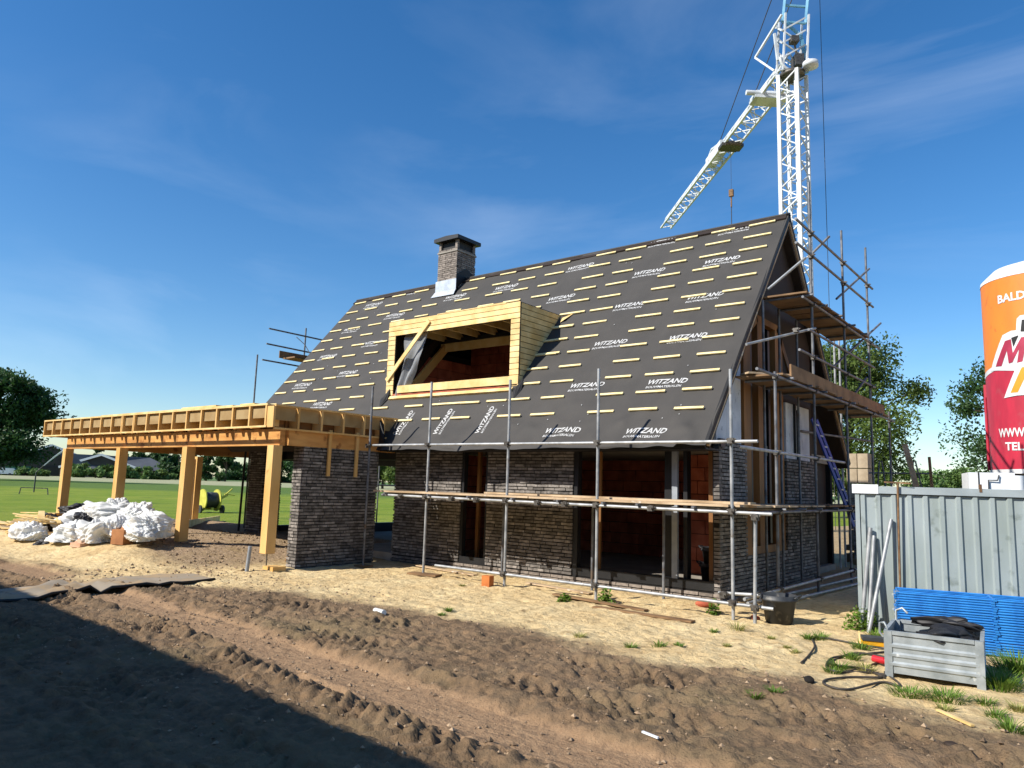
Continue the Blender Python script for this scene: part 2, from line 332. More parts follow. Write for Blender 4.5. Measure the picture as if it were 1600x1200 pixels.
for (x0, y0), (x1, y1) in zip(edge[:-1], edge[1:]):
    k = max(2, int(math.hypot(x1 - x0, y1 - y0) / .25))
    for i in range(k): tt = i / k; x, y = x0 + (x1 - x0) * tt, y0 + (y1 - y0) * tt; ep.append((x + .3 * mn.noise((x * .9, y * .9, 1)), y + .3 * mn.noise((x * .9, y * .9, 5))))
f = MB(); nE = len(ep); cx, cy = 0, 0
lo = [Vector((x, y, -.02)) for x, y in ep]; hi = [Vector((x - .25 , y + .2, .05)) for x, y in ep]
far = [Vector((x * 1., y, .05)) + (Vector((x + 8, y - 8, 0)).normalized() * 2800) for x, y in ep]
f.add(lo + hi + far, [(i, i + 1, nE + i + 1, nE + i)[::-1] for i in range(nE - 1)] + [(nE + i, nE + i + 1, 2 * nE + i + 1, 2 * nE + i)[::-1] for i in range(nE - 1)])
f.build('meadow', mm, kind='structure')

# ---------------------------------------------------------------- house
EY, EZ = 10.68, 2.48; UY, UZ = .6395, .7688; SL = 6.38; XG, XW = -4.70, -4.78; XL = -18.25; RY, RZ = EY + UY * SL, EZ + UZ * SL
YW = 11.32; BY = 2 * RY - EY
def rf(X, s, o=0.): return Vector((X, EY + UY * s - UZ * o, EZ + UZ * s + UY * o))
def rz(Y): return (EZ + (Y - EY) * UZ / UY) if Y < RY else (EZ + (BY - Y) * UZ / UY)
house = thing('unfinished_house', (-11.4, 14.7, 0), 'unfinished brick house with steep black felt roof, dormer opening and chimney', 'house')
def bricks(name, parent, axis_, face, out, u0, u1, z0, z1, mat=m_brick, L=.235, H=.0455, J=.0165, dep=.1, holes=(), corner=False, back=True, seed=1):
    """running bond of real bricks on a plane (axis_=0: wall along X at Y=face; 1: wall along Y at X=face); out = +-1 outward"""
    rr = random.Random(seed); mb = MB(); z = z0; k = 0
    while z + H <= z1 + .01:
        u = u0 - (rr.random() * L * .8)
        while u < u1 - .01:
            l = L * (.5 if rr.random() < .18 else 1) * (1 + rr.uniform(-.03, .03)); a = max(u, u0); bb = min(u + l, u1)
            if bb - a > .02 and not any(h[0] < (a + bb) / 2 < h[1] and h[2] < z + H / 2 < h[3] for h in holes):
                p = rr.uniform(-.006, .005); q0, q1 = sorted((face + out * p, face - out * dep)); dz = rr.uniform(-.002, .002)
                if axis_ == 0: mb.box(a, bb, q0, q1, z + dz, z + H + dz)
                else: mb.box(q0, q1, a, bb, z + dz, z + H + dz)
            u += l + .014
        z += H + J; k += 1
    o = mb.build(name, mat, parent)
    if back:
        q0, q1 = sorted((face - out * .034, face - out * (dep - .004))); m2 = MB()
        if axis_ == 0: m2.box(u0 + .004, u1 - .004, q0, q1, z0, z1)
        else: m2.box(q0, q1, u0 + .004, u1 - .004, z0, z1)
        m2.build('mortar_joints', m_mortar, o)
    return o
bricks('brick_wall', house, 0, YW, -1, -12.32, -10.34, .15, 2.42, seed=1)
bricks('brick_wall', house, 0, YW, -1, -9.62, -7.58, .15, 2.42, seed=2)
pl = bricks('brick_plinth', house, 0, YW - .012, -1, -12.32, XW, -.05, .14, mat=m_chimb, seed=3); pl['label'] = 'low brick row at the foot, paler tone painted for the sunlit band'  # paler brick material paints in the sunlit band along the wall foot
bricks('brick_wall', house, 1, XW, 1, YW, 12.5, -.02, 2.5, seed=4)
bricks('brick_wall', house, 1, XW, 1, 12.5, 14.56, -.02, .64, seed=5)
bricks('brick_wall', house, 1, XW, 1, 14.56, 16.5, -.02, 2.38, seed=6)
bricks('brick_wall', house, 0, YW, -1, -18.1, -17.42, .02, 2.42, seed=7)
bricks('brick_wall', house, 1, -18.0, 1, YW + .01, 12.3, .02, 2.42, seed=8)
o = bricks('pier_wall', house, 1, -12.23, 1, 8.82, 10.74, -.04, 2.36, dep=.15, seed=9); o['label'] = 'free-standing dark brick pier wall under the carport corner'
bricks('pier_wall_face', o, 0, 8.815, -1, -12.56, -12.235, -.04, 2.36, seed=10, dep=.1)
MB().box(-12.55, -12.385, 8.9, 10.74, 0, 2.35).build('core', m_mortar, o)
# inner leaf, slabs
MB().box(-18.0, -4.95, YW + .1, 18.3, -.1, .15).build('floor_slab', m_conc, house)
MB().box(-17.9, -5.0, YW + .12, 18.2, 2.42, 2.6).build('upper_floor', m_conc, house)
def terra(name, ax, face, out, u0, u1, z0, z1, seed, holes=()): return bricks(name, house, ax, face, out, u0, u1, z0, z1, mat=m_terra, L=.49, H=.238, J=.012, dep=.1, holes=holes, seed=seed)
terra('inner_wall', 0, 16.0, -1, -12.5, -5.0, .16, 2.4, 21)
terra('inner_wall', 0, 13.4, -1, -6.25, -5.0, .16, 2.4, 22)
terra('inner_wall', 1, -11.9, 1, 11.6, 16.0, .16, 2.4, 26)
terra('inner_wall', 1, -13.05, 1, 12.6, 14.5, 2.6, 5.0, 24)
terra('inner_wall', 0, 14.5, -1, -13.05, -6, 2.6, 6.6, 25)
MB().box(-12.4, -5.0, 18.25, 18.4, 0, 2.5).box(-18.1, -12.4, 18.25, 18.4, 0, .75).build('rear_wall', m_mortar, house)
MB().box(-18.1, -17.95, 12.32, 18.4, 2.2, 2.5).box(-18.1, -17.95, 12.85, 13.05, .1, 2.2).box(-18.1, -17.95, 13.9, 15.3, .1, 2.2).box(-18.1, -17.95, 17.2, 18.25, .1, 2.2).box(-18.1, -17.95, 12.32, 18.3, 0, .42).build('side_window_frame', m_black, house)
MB().prism([(EY + .25, 2.5), (BY - .3, 2.5), (RY, RZ - .3)], 0, -18.1, -17.95).build('left_gable_wall', m_gfelt, house)
MB().box(-17.42, -16.7, YW + .02, YW + .14, 2.18, 2.45).box(-17.42, -12.35, YW + .14, YW + .3, 2.2, 2.42).box(-17.2, -17.05, YW + .05, YW + .2, .15, 2.2).build('entrance_frame', m_black, house)
# front openings
fr = MB().box(-10.34, -10.27, YW + .03, YW + .13, .14, 2.42).box(-9.69, -9.62, YW + .03, YW + .13, .14, 2.42).box(-10.27, -9.69, YW + .03, YW + .13, .14, .26).build('door_frame', m_black, house)
MB().box(-10.2, -10.13, YW + .35, YW + .42, .16, 2.42).box(-9.95, -9.9, YW + .5, YW + .56, .16, 2.42).build('stud', m_brown, house)
wf = MB().box(-7.58, -7.48, YW + .03, YW + .15, .14, 2.42).box(-7.48, -4.9, YW + .02, YW + .16, .15, .29).box(-5.78, -5.64, YW + .08, YW + .22, .29, 2.42).box(-5.45, -5.38, YW + .1, YW + .24, .29, 2.42).box(-4.9, -4.79, YW + .01, YW + .13, .14, 2.42).build('corner_window_frame', m_black, house)
MB().box(-5.62, -5.52, YW + .02, YW + .075, .29, 2.42).build('steel_post', m_steel, house)
MB().box(-5.04, -4.92, YW + .17, YW + .28, .16, 2.42).build('timber_post', m_brown, house)
MB().box(-7.2, -7.16, YW + .3, YW + .34, .2, 2.4).build('timber_post', m_brown, house)
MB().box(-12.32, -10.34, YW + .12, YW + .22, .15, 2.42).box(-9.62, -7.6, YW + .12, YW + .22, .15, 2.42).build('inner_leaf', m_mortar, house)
MB().box(-12.3, XW + .02, YW + .02, YW + .2, 2.425, 2.56).build('lintel', m_black, house)
# gable
gw = MB()
gw.prism([(11.1, 2.45), (12.52, 2.45), (12.52, rz(12.52) - .16), (11.1, rz(11.1) - .16)], 0, -4.98, -4.9)
gw.prism([(12.52, 4.45), (13.25, 4.93), (14.35, 4.93), (15.3, 3.9), (15.3, rz(15.3) - .14), (RY, RZ - .14), (12.52, rz(12.52) - .16)], 0, -4.98, -4.9)
gw.prism([(14.58, 0), (16.5, 0), (16.5, rz(16.5) - .15), (15.3, rz(15.3) - .14), (15.3, 3.9), (14.58, 3.9)], 0, -4.98, -4.9)
gw.prism([(16.52, -.05), (18.74, -.05), (18.74, rz(18.74) - .16), (16.52, rz(16.52) - .16)], 0, -5.2, -5.1)
gw.box(-5.1, -4.9, 16.5, 16.54, .1, 5.0)
gw.build('gable_wall', m_gfelt, house)
MB().prism([(14.58, 3.9), (15.3, 3.9), (14.35, 4.93), (14.35, 4.6)], 0, -4.9, -4.86).build('gable_panel', m_gfelt, house)
MB().box(-4.9, -4.82, 11.3, 11.72, 2.53, 3.1).prism([(11.3, 3.1), (11.72, 3.1), (11.72, 3.5), (11.5, 3.3)], 0, -4.9, -4.82).prism([(11.74, 2.53), (12.36, 2.53), (12.36, 4.25), (11.74, 3.55)], 0, -4.9, -4.825).build('insulation_board', m_white, house)
MB().box(-4.9, -4.82, 14.66, 15.3, 2.4, 3.5).box(-4.9, -4.825, 15.34, 16.15, 2.4, 3.5).build('insulation_board', m_white, house)
gf = MB()
for y0, y1, zt in ((12.52, 12.84, 4.5), (13.22, 13.52, 4.86), (14.15, 14.56, 4.86)): gf.box(-4.95, -4.83, y0, y1, .78, zt)
gf.box(-4.955, -4.825, 12.5, 14.58, .64, .78); gf.bar((-4.89, 14.3, 4.92), (-4.89, 15.28, 3.9), .12, .14, (0, 1, 1)); gf.bar((-4.89, 12.55, 4.42), (-4.89, 13.24, 4.9), .12, .1, (0, -1, 1)); gf.box(-4.95, -4.83, 13.2, 14.32, 4.86, 4.98)
gf.build('gable_window_frame', m_brown, house)
MB().box(-4.9, -4.87, 12.95, 13.02, .8, 4.6).box(-4.9, -4.87, 13.85, 13.95, .8, 4.8).build('window_profile', m_black, house)
MB().box(-4.81, -4.77, 15.28, 15.36, .9, 3.4).box(-4.81, -4.77, 15.1, 15.15, 2.5, 3.5).build('rain_pipe', m_black, house)

# roof
roof = MB()
HX0, HX1, HS0, HS1 = -13.0, -9.42, 1.66, 3.86
def slab(mb, x0, x1, s0, s1, o0, o1): 
    vs = [rf(x, s, o) for o in (o0, o1) for x, s in ((x0, s0), (x1, s0), (x1, s1), (x0, s1))]
    mb.add(vs, [(3, 2, 1, 0), (4, 5, 6, 7), (0, 1, 5, 4), (1, 2, 6, 5), (2, 3, 7, 6), (3, 0, 4, 7)])
for a in ((XL, HX0, 0.02, SL), (HX1, XG - .03, 0.02, SL), (HX0, HX1, .02, HS0), (HX0, HX1, HS1, SL)): slab(roof, a[0], a[1], a[2], a[3], -.2, -.012)
def brf(X, s, o=0.): p = rf(X, s, o); return Vector((X, 2 * RY - p.y, p.z))
bs = [brf(x, s, o) for o in (-.2, -.012) for x, s in ((XL, .0), (XG - .03, .0), (XG - .03, SL), (XL, SL))]
roof.add(bs, [(0, 1, 2, 3), (7, 6, 5, 4), (4, 5, 1, 0), (5, 6, 2, 1), (6, 7, 3, 2), (7, 4, 0, 3)])
roof = roof.build('roof', m_gfelt, house)
def wrk(X, s):
    w = .012 * mn.noise((X * .9 + s * .3, s * .45, 3)) + .004 * mn.noise((X * 3.1, s * 1.2, 6))
    k = max(0., min(1., (1.05 - s) / .6))
    n = mn.noise((X * 1.6 + s * .9, s * 1.4 - X * .5, 8)); n2 = mn.noise((X * 3.7 - s * 2.1, s * 2.3, 4))
    w += k * (.036 * (1 - abs(n) * 3.2) * (n2 + .35) + .008 * n2)
    sm = (X + 4.7) % 1.66   # lap of the felt sheets
    w = max(w, -.008)
    return w + (.007 if sm < .83 else 0) + .006 * math.exp(-(((X + 4.7) % .83 - .4) / .04) ** 2) * (1 + mn.noise((X, s, 1)))
fm = MB(); SX = list(np.arange(XL, XG - .01, .06)) + [XG]; SS = [-.002 + i * .05 for i in range(22)] + [1.1 + (SL - 1.1) * i / 26 for i in range(27)]
SS = sorted(set(SS + [HS0, HS1])); nx = len(SX)
vs = []
for s in SS:
    for X in SX: vs.append(rf(X, s, wrk(X, s)))
fs = []
for j in range(len(SS) - 1):
    for i in range(nx - 1):
        xc = (SX[i] + SX[i + 1]) / 2; scn = (SS[j] + SS[j + 1]) / 2
        if HX0 < xc < HX1 and HS0 < scn < HS1: continue
        fs.append((j * nx + i, j * nx + i + 1, (j + 1) * nx + i + 1, (j + 1) * nx + i))
fm.add(vs, fs, True)
# apron of felt hanging off the eave
xa = [x for x in SX if x > -12.25] ; na = len(xa); rows = []
def apr(x): return .085 + .06 * abs(mn.noise((x * .55, 2, 0))) * 2 + .03 * mn.noise((x * 3, 1, 0)) - (.05 if x > -5.2 else 0)
for k in range(6):
    t_ = k / 5
    for x in xa:
        y = EY - .015 - .05 * t_ + .05 * mn.noise((x * 2.3, t_ * 1.5, 7)) * t_; rows.append((x, y if k else rf(x, -.002, wrk(x, -.002)).y, (rf(x, -.002, wrk(x, -.002)).z if k == 0 else EZ - .01 - apr(x) * t_)))
fm.add(rows, [(k * na + i + na, k * na + i + na + 1, k * na + i + 1, k * na + i) for k in range(5) for i in range(na - 1)], True)
fm.add([brf(x, s, .0) for x, s in ((XL, -.02), (XG, -.02), (XG, SL + .005), (XL, SL + .005))], [(3, 2, 1, 0)])
felt = fm.build('felt_sheet', m_felt, roof)
# rake trim
tr = MB()
for fn in (rf, brf):
    a = [fn(XG + dx, s, o) for o in (-.075, .004) for dx, s in ((-.04, -.01), (.012, -.01), (.012, SL + .03), (-.04, SL + .03))]
    F = [(3, 2, 1, 0), (4, 5, 6, 7), (0, 1, 5, 4), (1, 2, 6, 5), (2, 3, 7, 6), (3, 0, 4, 7)]
    tr.add(a, F if fn is rf else [q[::-1] for q in F])
tr.build('verge_felt', m_feltd, roof)
tr = MB()
for fn in (rf, brf):
    a = [fn(XG + dx, s, o) for o in (-.125, -.077) for dx, s in ((-.05, .0), (.004, .0), (.004, SL - .08), (-.05, SL - .08))]
    tr.add(a, F if fn is rf else [q[::-1] for q in F])
tr.build('verge_board', m_board, roof)
MB().tube((XL, RY, RZ + .0), (XG + .01, RY, RZ + .0), .03, 8).build('ridge_felt', m_felt, roof)
MB().box(-12.2, XG - .05, EY + .02, EY + .045, EZ - .1, EZ - .03).box(-12.2, XG - .05, EY + .045, YW - .02, EZ - .13, EZ - .1).build('eave_board', m_feltd, roof)
# battens
bl = MB().box(-.275, .275, -.024, .024, 0, .028).mesh('batten'); bl.materials.append(m_batten)
COLS = [-4.92, -5.77, -6.6, -7.87, -8.67, -9.96, -10.8, -11.65, -12.75, -13.95, -14.85, -15.8, -16.72, -17.57]
RMx = Matrix(((1, 0, 0), (0, UY, -UZ), (0, UZ, UY)))
bat = []
for ci, xr in enumerate(COLS):
    for k in range(13):
        s = .71 + k * .4545 - (0.04 * (ci > 9))
        xc = xr - .275
        if s > 1.3 and s < 4.15 and -13.4 < xc < -9.1 and not (xc < -13.2): continue
        if -14.6 < xc < -13.3 and s > 5.7: continue
        if xc < -12.6 and s < 1.0: continue
        bat.append((xc, s))
for k, xx in ((0, -9.5), (0, -10.6), (1, -8.95), (2, -8.95), (3, -8.9), (4, -8.88), (5, -8.9), (6, -8.85)): bat.append((xx + rnd.uniform(-.03, .03), 1.17 + k * .4545))
bat.sort(key=lambda p: (rf(p[0], p[1]) - Vector(CAMP)).length)
rest = MB()
for i, (x, s) in enumerate(bat):
    mtx = Matrix.Translation(rf(x + rnd.uniform(-.012, .012), s + rnd.uniform(-.008, .008), .012 + max(0, wrk(x, s)) * .5)) @ (RMx @ Matrix.Rotation(rnd.uniform(-.012, .012), 3, 'Z')).to_4x4() @ Matrix.Diagonal((rnd.uniform(.93, 1.05), 1, 1, 1))
    if i < 98:
        ob = bpy.data.objects.new('roof_batten', bl); sc.collection.objects.link(ob); ob.parent = roof
        mm_ = mtx.copy(); mm_.translation -= ORG[roof.name]; ob.matrix_local = mm_
    else:
        rest.add([mtx @ v.co for v in bl.vertices], [tuple(p.vertices) for p in bl.polygons])
rest.build('roof_batten', m_batten, roof)['kind'] = 'stuff'
# printed words
dg = bpy.context.evaluated_depsgraph_get()
def text_verts(body, size=1., bold=.02, shear=.0, align='LEFT', res=2):
    cu = bpy.data.curves.new('txt', 'FONT'); cu.body = body; cu.size = size; cu.offset = bold; cu.shear = shear; cu.align_x = align; cu.resolution_u = res
    ob = bpy.data.objects.new('txt', cu); sc.collection.objects.link(ob); bpy.context.view_layer.update()
    me = bpy.data.meshes.new_from_object(ob.evaluated_get(bpy.context.evaluated_depsgraph_get()))
    vs = np.array([v.co[:] for v in me.vertices]); fs = [tuple(p.vertices) for p in me.polygons]
    bpy.data.objects.remove(ob); bpy.data.curves.remove(cu); bpy.data.meshes.remove(me); return vs, fs
T1 = text_verts('WITZAND', 1, .028, .28); T2 = text_verts('BOUWMATERIALEN', 1, .022, .1)
def fit(T, x0, x1, y0, y1):
    v = T[0].copy(); lo = v.min(0); hi = v.max(0); v[:, 0] = x0 + (v[:, 0] - lo[0]) / (hi[0] - lo[0]) * (x1 - x0); v[:, 1] = y0 + (v[:, 1] - lo[1]) / (hi[1] - lo[1]) * (y1 - y0); return v, T[1]
PR = [fit(T1, 0, .74, 0, .12), fit(T2, -.01, .66, -.1, -.045)]
TX = [(-6.19, .17), (-7.87, .23), (-6.19, 1.37), (-7.86, 1.42), (-6.17, 2.58), (-7.83, 2.64), (-6.17, 3.8), (-7.83, 3.86), (-6.15, 5.0), (-7.8, 5.03), (-6.13, 6.14), (-7.82, 6.2),
      (-9.9, 4.57), (-9.9, 5.78), (-12.03, 5.48), (-13.8, 5.48), (-13.83, 1.9), (-15.85, 1.42), (-15.85, 2.61), (-15.85, 3.83), (-15.87, 5.05), (-15.85, 6.2), (-17.5, 2.28), (-17.47, 3.47), (-17.45, 4.69), (-17.44, 5.87), (-13.85, 4.2), (-13.8, 3.0)]
def printed(x, s, rot=False):
    mb = MB()
    for v, fs in PR:
        pts = []
        for q in v:
            X, S = (x + q[0], s + q[1]) if not rot else (x - q[1], s + q[0]); pts.append(rf(X, S, wrk(X, S) + .007))
        mb.add(pts, fs)
    return mb.build('printed_word', m_ink, roof)
for x, s in TX[:26]:
    if s > 1.5 and s < 4.2 and -13.6 < x + .37 < -9.2: continue
    printed(x, s)
for x, s in ((-10.62, .28), (-9.48, .28), (-11.83, .3)): printed(x, s, True)
# screw heads / white tags
wt = MB()
for i in range(46):
    x = rnd.uniform(-17, -5); s = rnd.choice([rnd.uniform(.4, 1.1), rnd.uniform(.4, 6)])
    if -13.4 < x < -9 and s > 1.3 and s < 4: continue
    p = rf(x, s, wrk(x, s) + .012); wt.obox(p, Vector((.008, 0, 0)), Vector((0, UY, UZ)) * .009, Vector((0, -UZ, UY)) * .003)
wt.build('fixing_tab', m_ink, roof)['kind'] = 'stuff'
# folded felt tabs at the dormer's feet
def tab(pts): 
    mb = MB(); n = len(pts); c = sum((Vector(p) for p in pts), Vector()) / n + Vector((0, -.03, .02)); mb.add([c] + [Vector(p) for p in pts], [(0, i + 1, (i + 1) % n + 1) for i in range(n)]); mb.add([Vector(p) + Vector((.006, .01, 0)) for p in pts], [tuple(range(n))]); return mb
for X in (-9.22, -13.2):
    p = [rf(X, 1.62, .03), rf(X + .14, 1.72, .12), rf(X + .17, 1.45, .02), rf(X + .1, 1.2, .015), rf(X + .04, 1.3, .03), rf(X - .03, 1.45, .04)]
    tab(p).build('felt_flap', m_feltd, roof)
tab([rf(-9.12, 3.78, .02), rf(-8.86, 3.9, .02), rf(-9.0, 3.66, .05), rf(-9.1, 3.62, .02)]).build('loose_offcut', m_pine, roof)
p = [Vector((-12.1, 10.6, 2.34)), Vector((-11.92, 10.6, 2.55)), Vector((-12.0, 10.62, 2.9)), Vector((-12.12, 10.62, 3.02))]; tab(p).build('felt_flap', m_feltd, roof)

# dormer
dor = thing('dormer', (-11.2, 12.4, 3.7), None, None); dor.parent = house; dor.location = Vector((-11.2, 12.4, 3.7)) - ORG[house.name]
DX0, DX1, DY, DZ0, DZ1 = -13.2, -9.22, 11.72, 3.72, 5.49
def planks(mb, n, fn): 
    for i in range(n): fn(mb, i)
mb = MB()
for i in range(3): mb.box(DX0, DX1 + .0, DY - .02 - .004 * (i % 2), DY - .002, DZ1 - .118 * (i + 1) + .013, DZ1 - .118 * i)
mb2 = MB().box(DX0 + .005, DX1 - .005, DY, DY + .028, DZ1 - .35, DZ1 - .004); mb2.build('board_gaps', m_feltd, dor)
mb.box(-11.6, -9.6, DY - .03, DY, DZ1, DZ1 + .018).box(-10.4, DX1 - .02, DY - .03, DY, DZ1 + .018, DZ1 + .034)
mb.build('fascia_boards', m_pine, dor)
for x0, x1 in ((DX0, DX0 + .235), (DX1 - .235, DX1)):
    mb = MB(); z = DZ0 + .0
    while z < DZ1 - .36: mb.box(x0, x1, DY - .018 - .003 * rnd.random(), DY - .002, z, min(z + .108, DZ1 - .357)); z += .121
    mb.build('jamb_cladding', m_pine, dor); MB().box(x0 + .004, x1 - .004, DY, DY + .03, DZ0, DZ1 - .36).build('jamb_core', m_feltd, dor)
for X, sgn in ((DX1 - .003, 1), (DX0 + .003, -1)):
    mb = MB(); z = DZ1 - .118; 
    while z > DZ0 - .05:
        zz0, zz1 = max(z, DZ0), z + .104
        ya0 = EY + (zz0 - EZ) * UY / UZ; ya1 = EY + (zz1 - EZ) * UY / UZ
        lap = .012 * sgn
        if ya1 > DY + .04: mb.prism([(DY + .032, zz0), (max(ya0, DY + .034), zz0), (ya1, zz1), (DY + .032, zz1)], 0, X - .022 * sgn, X + rnd.uniform(-.002, .002))
        z -= .118
    mb.build('cheek_cladding', m_pine, dor)
    MB().prism([(DY + .035, DZ0), (EY + (DZ1 - EZ) * UY / UZ, DZ1 - .02), (DY + .035, DZ1 - .02)], 0, X - .06 * sgn, X - .026 * sgn).build('cheek_core', m_feltd, dor)
MB().box(DX0 + .01, DX1 - .01, DY + .03, 13.2, DZ1 - .02, DZ1 - .0).build('dormer_roof', m_feltd, dor)
for i in range(7):
    x = -12.85 + i * .56; MB().box(x, x + .05, DY + .04, 13.3, DZ1 - .24, DZ1 - .03).build('rafter', m_pine, dor)
MB().box(DX0 + .235, DX1 - .235, 13.25, 13.33, 5.0, 5.22).build('rear_beam', m_pine, dor)
MB().box(DX0 + .235, DX1 - .235, 13.2, 13.245, 5.2, 5.3).build('rear_strip', m_feltd, dor)
mb = MB(); mb.bar((-12.85, 11.95, 3.65), (-12.85, 13.3, 5.1), .07, .2, (0, -1, 1)); mb.build('sloping_rafter', m_timber, dor)
mb = MB(); mb.bar((-9.5, 11.95, 3.65), (-9.5, 13.3, 5.1), .07, .2, (0, -1, 1)); mb.build('sloping_rafter', m_timber, dor)
MB().box(DX0 + .42, DX1 + .02, DY - .05, DY + .1, 3.76, 3.93).build('sill_beam', m_pine, dor)
MB().box(DX0 + .2, DX1 - .06, DY - .02, DY + .06, 3.69, 3.75).build('sill_gap_shade', m_terra, dor)  # solid strip coloured in for the shaded gap below the sill beam
slb = MB(); slb.bar(rf(-12.95, 1.48, .03), rf(-9.28, 1.48, .03), .09, .05, (0, -UZ, UY)); slb.build('lower_board', m_pine, dor)
mb = MB(); mb.bar((-13.17, DY - .05, 4.08), (-11.83, DY - .05, 5.38), .03, .1, (0, 0, 1)); mb.build('diagonal_brace', m_pine, dor)
# film hanging in the opening
mb = MB(); nu, nv = 14, 22; vs = []
for j in range(nv):
    t_ = j / (nv - 1)
    for i in range(nu):
        u = i / (nu - 1); w = .34 + .18 * t_ * (1 - t_) * 2
        x = -12.88 + u * (.62 * (1 - t_) ** .8 + .18) + .1 * (1 - t_); z = 5.2 - 1.62 * t_
        y = DY + .12 - .13 * t_ ** 2 + .05 * math.sin(u * 11 + t_ * 4) * (.4 + t_) + .06 * mn.noise((u * 3, t_ * 4, 2)); vs.append((x, y, z))
mb.add(vs, [(j * nu + i, j * nu + i + 1, (j + 1) * nu + i + 1, (j + 1) * nu + i) for j in range(nv - 1) for i in range(nu - 1)], True)
m_film = M('clear_film', 'c9cdd0', 'b4b8ba', .3, 3, bump=.3, bscale=8, trans=.3)
t = m_film.node_tree; tp = t.nodes.new('ShaderNodeBsdfTransparent'); ms = t.nodes.new('ShaderNodeMixShader'); ms.inputs[0].default_value = .42
src = t.nodes['Material Output'].inputs[0].links[0].from_socket; t.links.new(src, ms.inputs[1]); t.links.new(tp.outputs[0], ms.inputs[2]); t.links.new(ms.outputs[0], t.nodes['Material Output'].inputs[0])
mb.build('hanging_film', m_film, dor)

# chimney
chim = thing('chimney', (-14.0, 14.75, 6.9), None, None); chim.parent = house; chim.location = Vector((-14.0, 14.75, 6.9)) - ORG[house.name]
CX0, CX1, CY0, CY1 = -14.32, -13.6, 14.37, 15.14
for a in ((0, CY0, -1, CX0, CX1), (1, CX1, 1, CY0 + .002, CY1), (1, CX0, -1, CY0 + .002, CY1)):
    z0 = 7.1 if a[0] == 0 else 7.1
    bricks('brickwork', chim, a[0], a[1], a[2], a[3], a[4], 7.08, 8.2, mat=m_chimb, L=.2, H=.045, J=.011, dep=.08, seed=int(a[1] * 10))
for x, y in ((CX0 + .05, CY0 + .05), (CX1 - .05, CY0 + .05), (CX0 + .05, CY1 - .05), (CX1 - .05, CY1 - .05)): MB().box(x - .04, x + .04, y - .04, y + .04, 8.2, 8.44).build('cap_post', m_chimb, chim)
MB().box(CX0 + .07, CX1 - .07, CY0 + .07, CY1 - .07, 8.15, 8.425).build('flue_shade_fill', m_feltd, chim)  # flue box widened in black to paint the shade under the cap
MB().box(CX0 - .02, CX1 + .02, CY0 - .02, CY1 + .02, 8.1, 8.14).build('mortar_band', m_conc, chim)
mb = MB().box(CX0 - .1, CX1 + .1, CY0 - .1, CY1 + .1, 8.43, 8.53); mb.prism([(CX0 - .1, 8.53), (CX1 + .1, 8.53), ((CX0 + CX1) / 2, 8.56)], 1, CY0 - .1, CY1 + .1); mb.build('cap', m_black, chim)
mb = MB().box(CX0 - .03, CX1 + .03, CY0 - .03, CY0 - .012, 6.98, 7.3)
a_ = [Vector((CX0 - .03, CY0 - .03, 6.98)), Vector((CX1 + .03, CY0 - .03, 6.98)), rf(CX1 + .05, 5.62, .03), rf(CX0 - .1, 5.62, .03)]; mb.add(a_ + [v + Vector((0, -.01, .012)) for v in a_], [(0, 1, 2, 3), (7, 6, 5, 4), (2, 6, 7, 3)][::-1]); mb.build('lead_flashing', m_lead, chim)
mb = MB(); mb.prism([(CY0 - .02, 7.0), (RY, RZ + .02), (CY1, RZ - .45), (CY1, RZ + .1), (RY, RZ + .28), (CY0 - .02, 7.42)], 0, CX1 + .008, CX1 + .03); mb.build('side_flashing', m_feltd, chim)

# ---------------------------------------------------------------- carport
car = thing('carport', (-17.7, 9.7, 0), 'open timber carport frame with flat top on square posts left of the house', 'carport')
FX0, FX1, FY = -23.12, -12.32, 7.97; CB = 14.3
MB().box(FX0, FX1 + .02, FY, FY + .06, 3.075, 3.11).build('top_rail', m_pine, car)
MB().box(FX0, FX1 + .02, FY, FY + .06, 2.655, 2.69).build('bottom_rail', m_pine, car)
x = FX0; k = 0
while x < FX1 - .1:
    MB().box(x, x + .045, FY + .005, FY + .46, 2.69, 3.075).build('joist_end', m_timber, car); k += 1; x += .6
MB().box(FX1 - .045, FX1, FY + .005, FY + .3, 2.69, 3.075).build('joist_end', m_timber, car)
for xx in (-18.35, -17.75): MB().box(xx, xx + .04, FY - .003, FY + .05, 2.64, 3.08).build('joist_end', m_timber, car)
MB().box(FX0, FX1 - .03, FY + .06, FY + .08, 2.84, 3.07).build('infill_panel', m_panel, car)
MB().box(FX0 + .02, FX1 - .03, FY + .47, FY + .49, 2.66, 3.07).build('infill_panel', m_brown, car)
x = FX0 + .4
while x < FX1 - .2: MB().box(x + .02, x + .1, FY + .17, FY + .4, 2.66, 2.8).build('packing_block', m_beam, car); x += .6
MB().box(-22.3, FX1 + .0, FY + .34, FY + .46, 2.33, 2.655).build('front_beam', m_beam, car)
# right side
SXF = FX1 + .22
MB().box(SXF - .05, SXF, FY + .06, 11.3, 3.055, 3.09).build('top_rail', m_timber, car)
MB().box(SXF - .05, SXF, FY + .06, 11.3, 2.62, 2.655).build('bottom_rail', m_timber, car)
for i in range(7):
    y = FY + .0 + i * .545; MB().box(SXF - .28, SXF - .004, y + .02, y + .065, 2.655, 3.055).build('joist_end', m_timber, car)
MB().box(SXF - .09, SXF - .07, FY + .1, 11.2, 2.8, 3.05).build('infill_panel', m_panel, car)
MB().box(SXF - .32, SXF - .3, FY + .35, 11.2, 2.66, 3.05).build('infill_panel', m_brown, car)
MB().box(-12.36, -12.22, FY + .47, 11.2, 2.34, 2.64).build('side_beam', m_beam, car)
for y in (9.35, 10.05): MB().box(-12.2, -12.16, y, y + .07, 1.78 , 2.7).build('hanging_strip', m_timber, car)
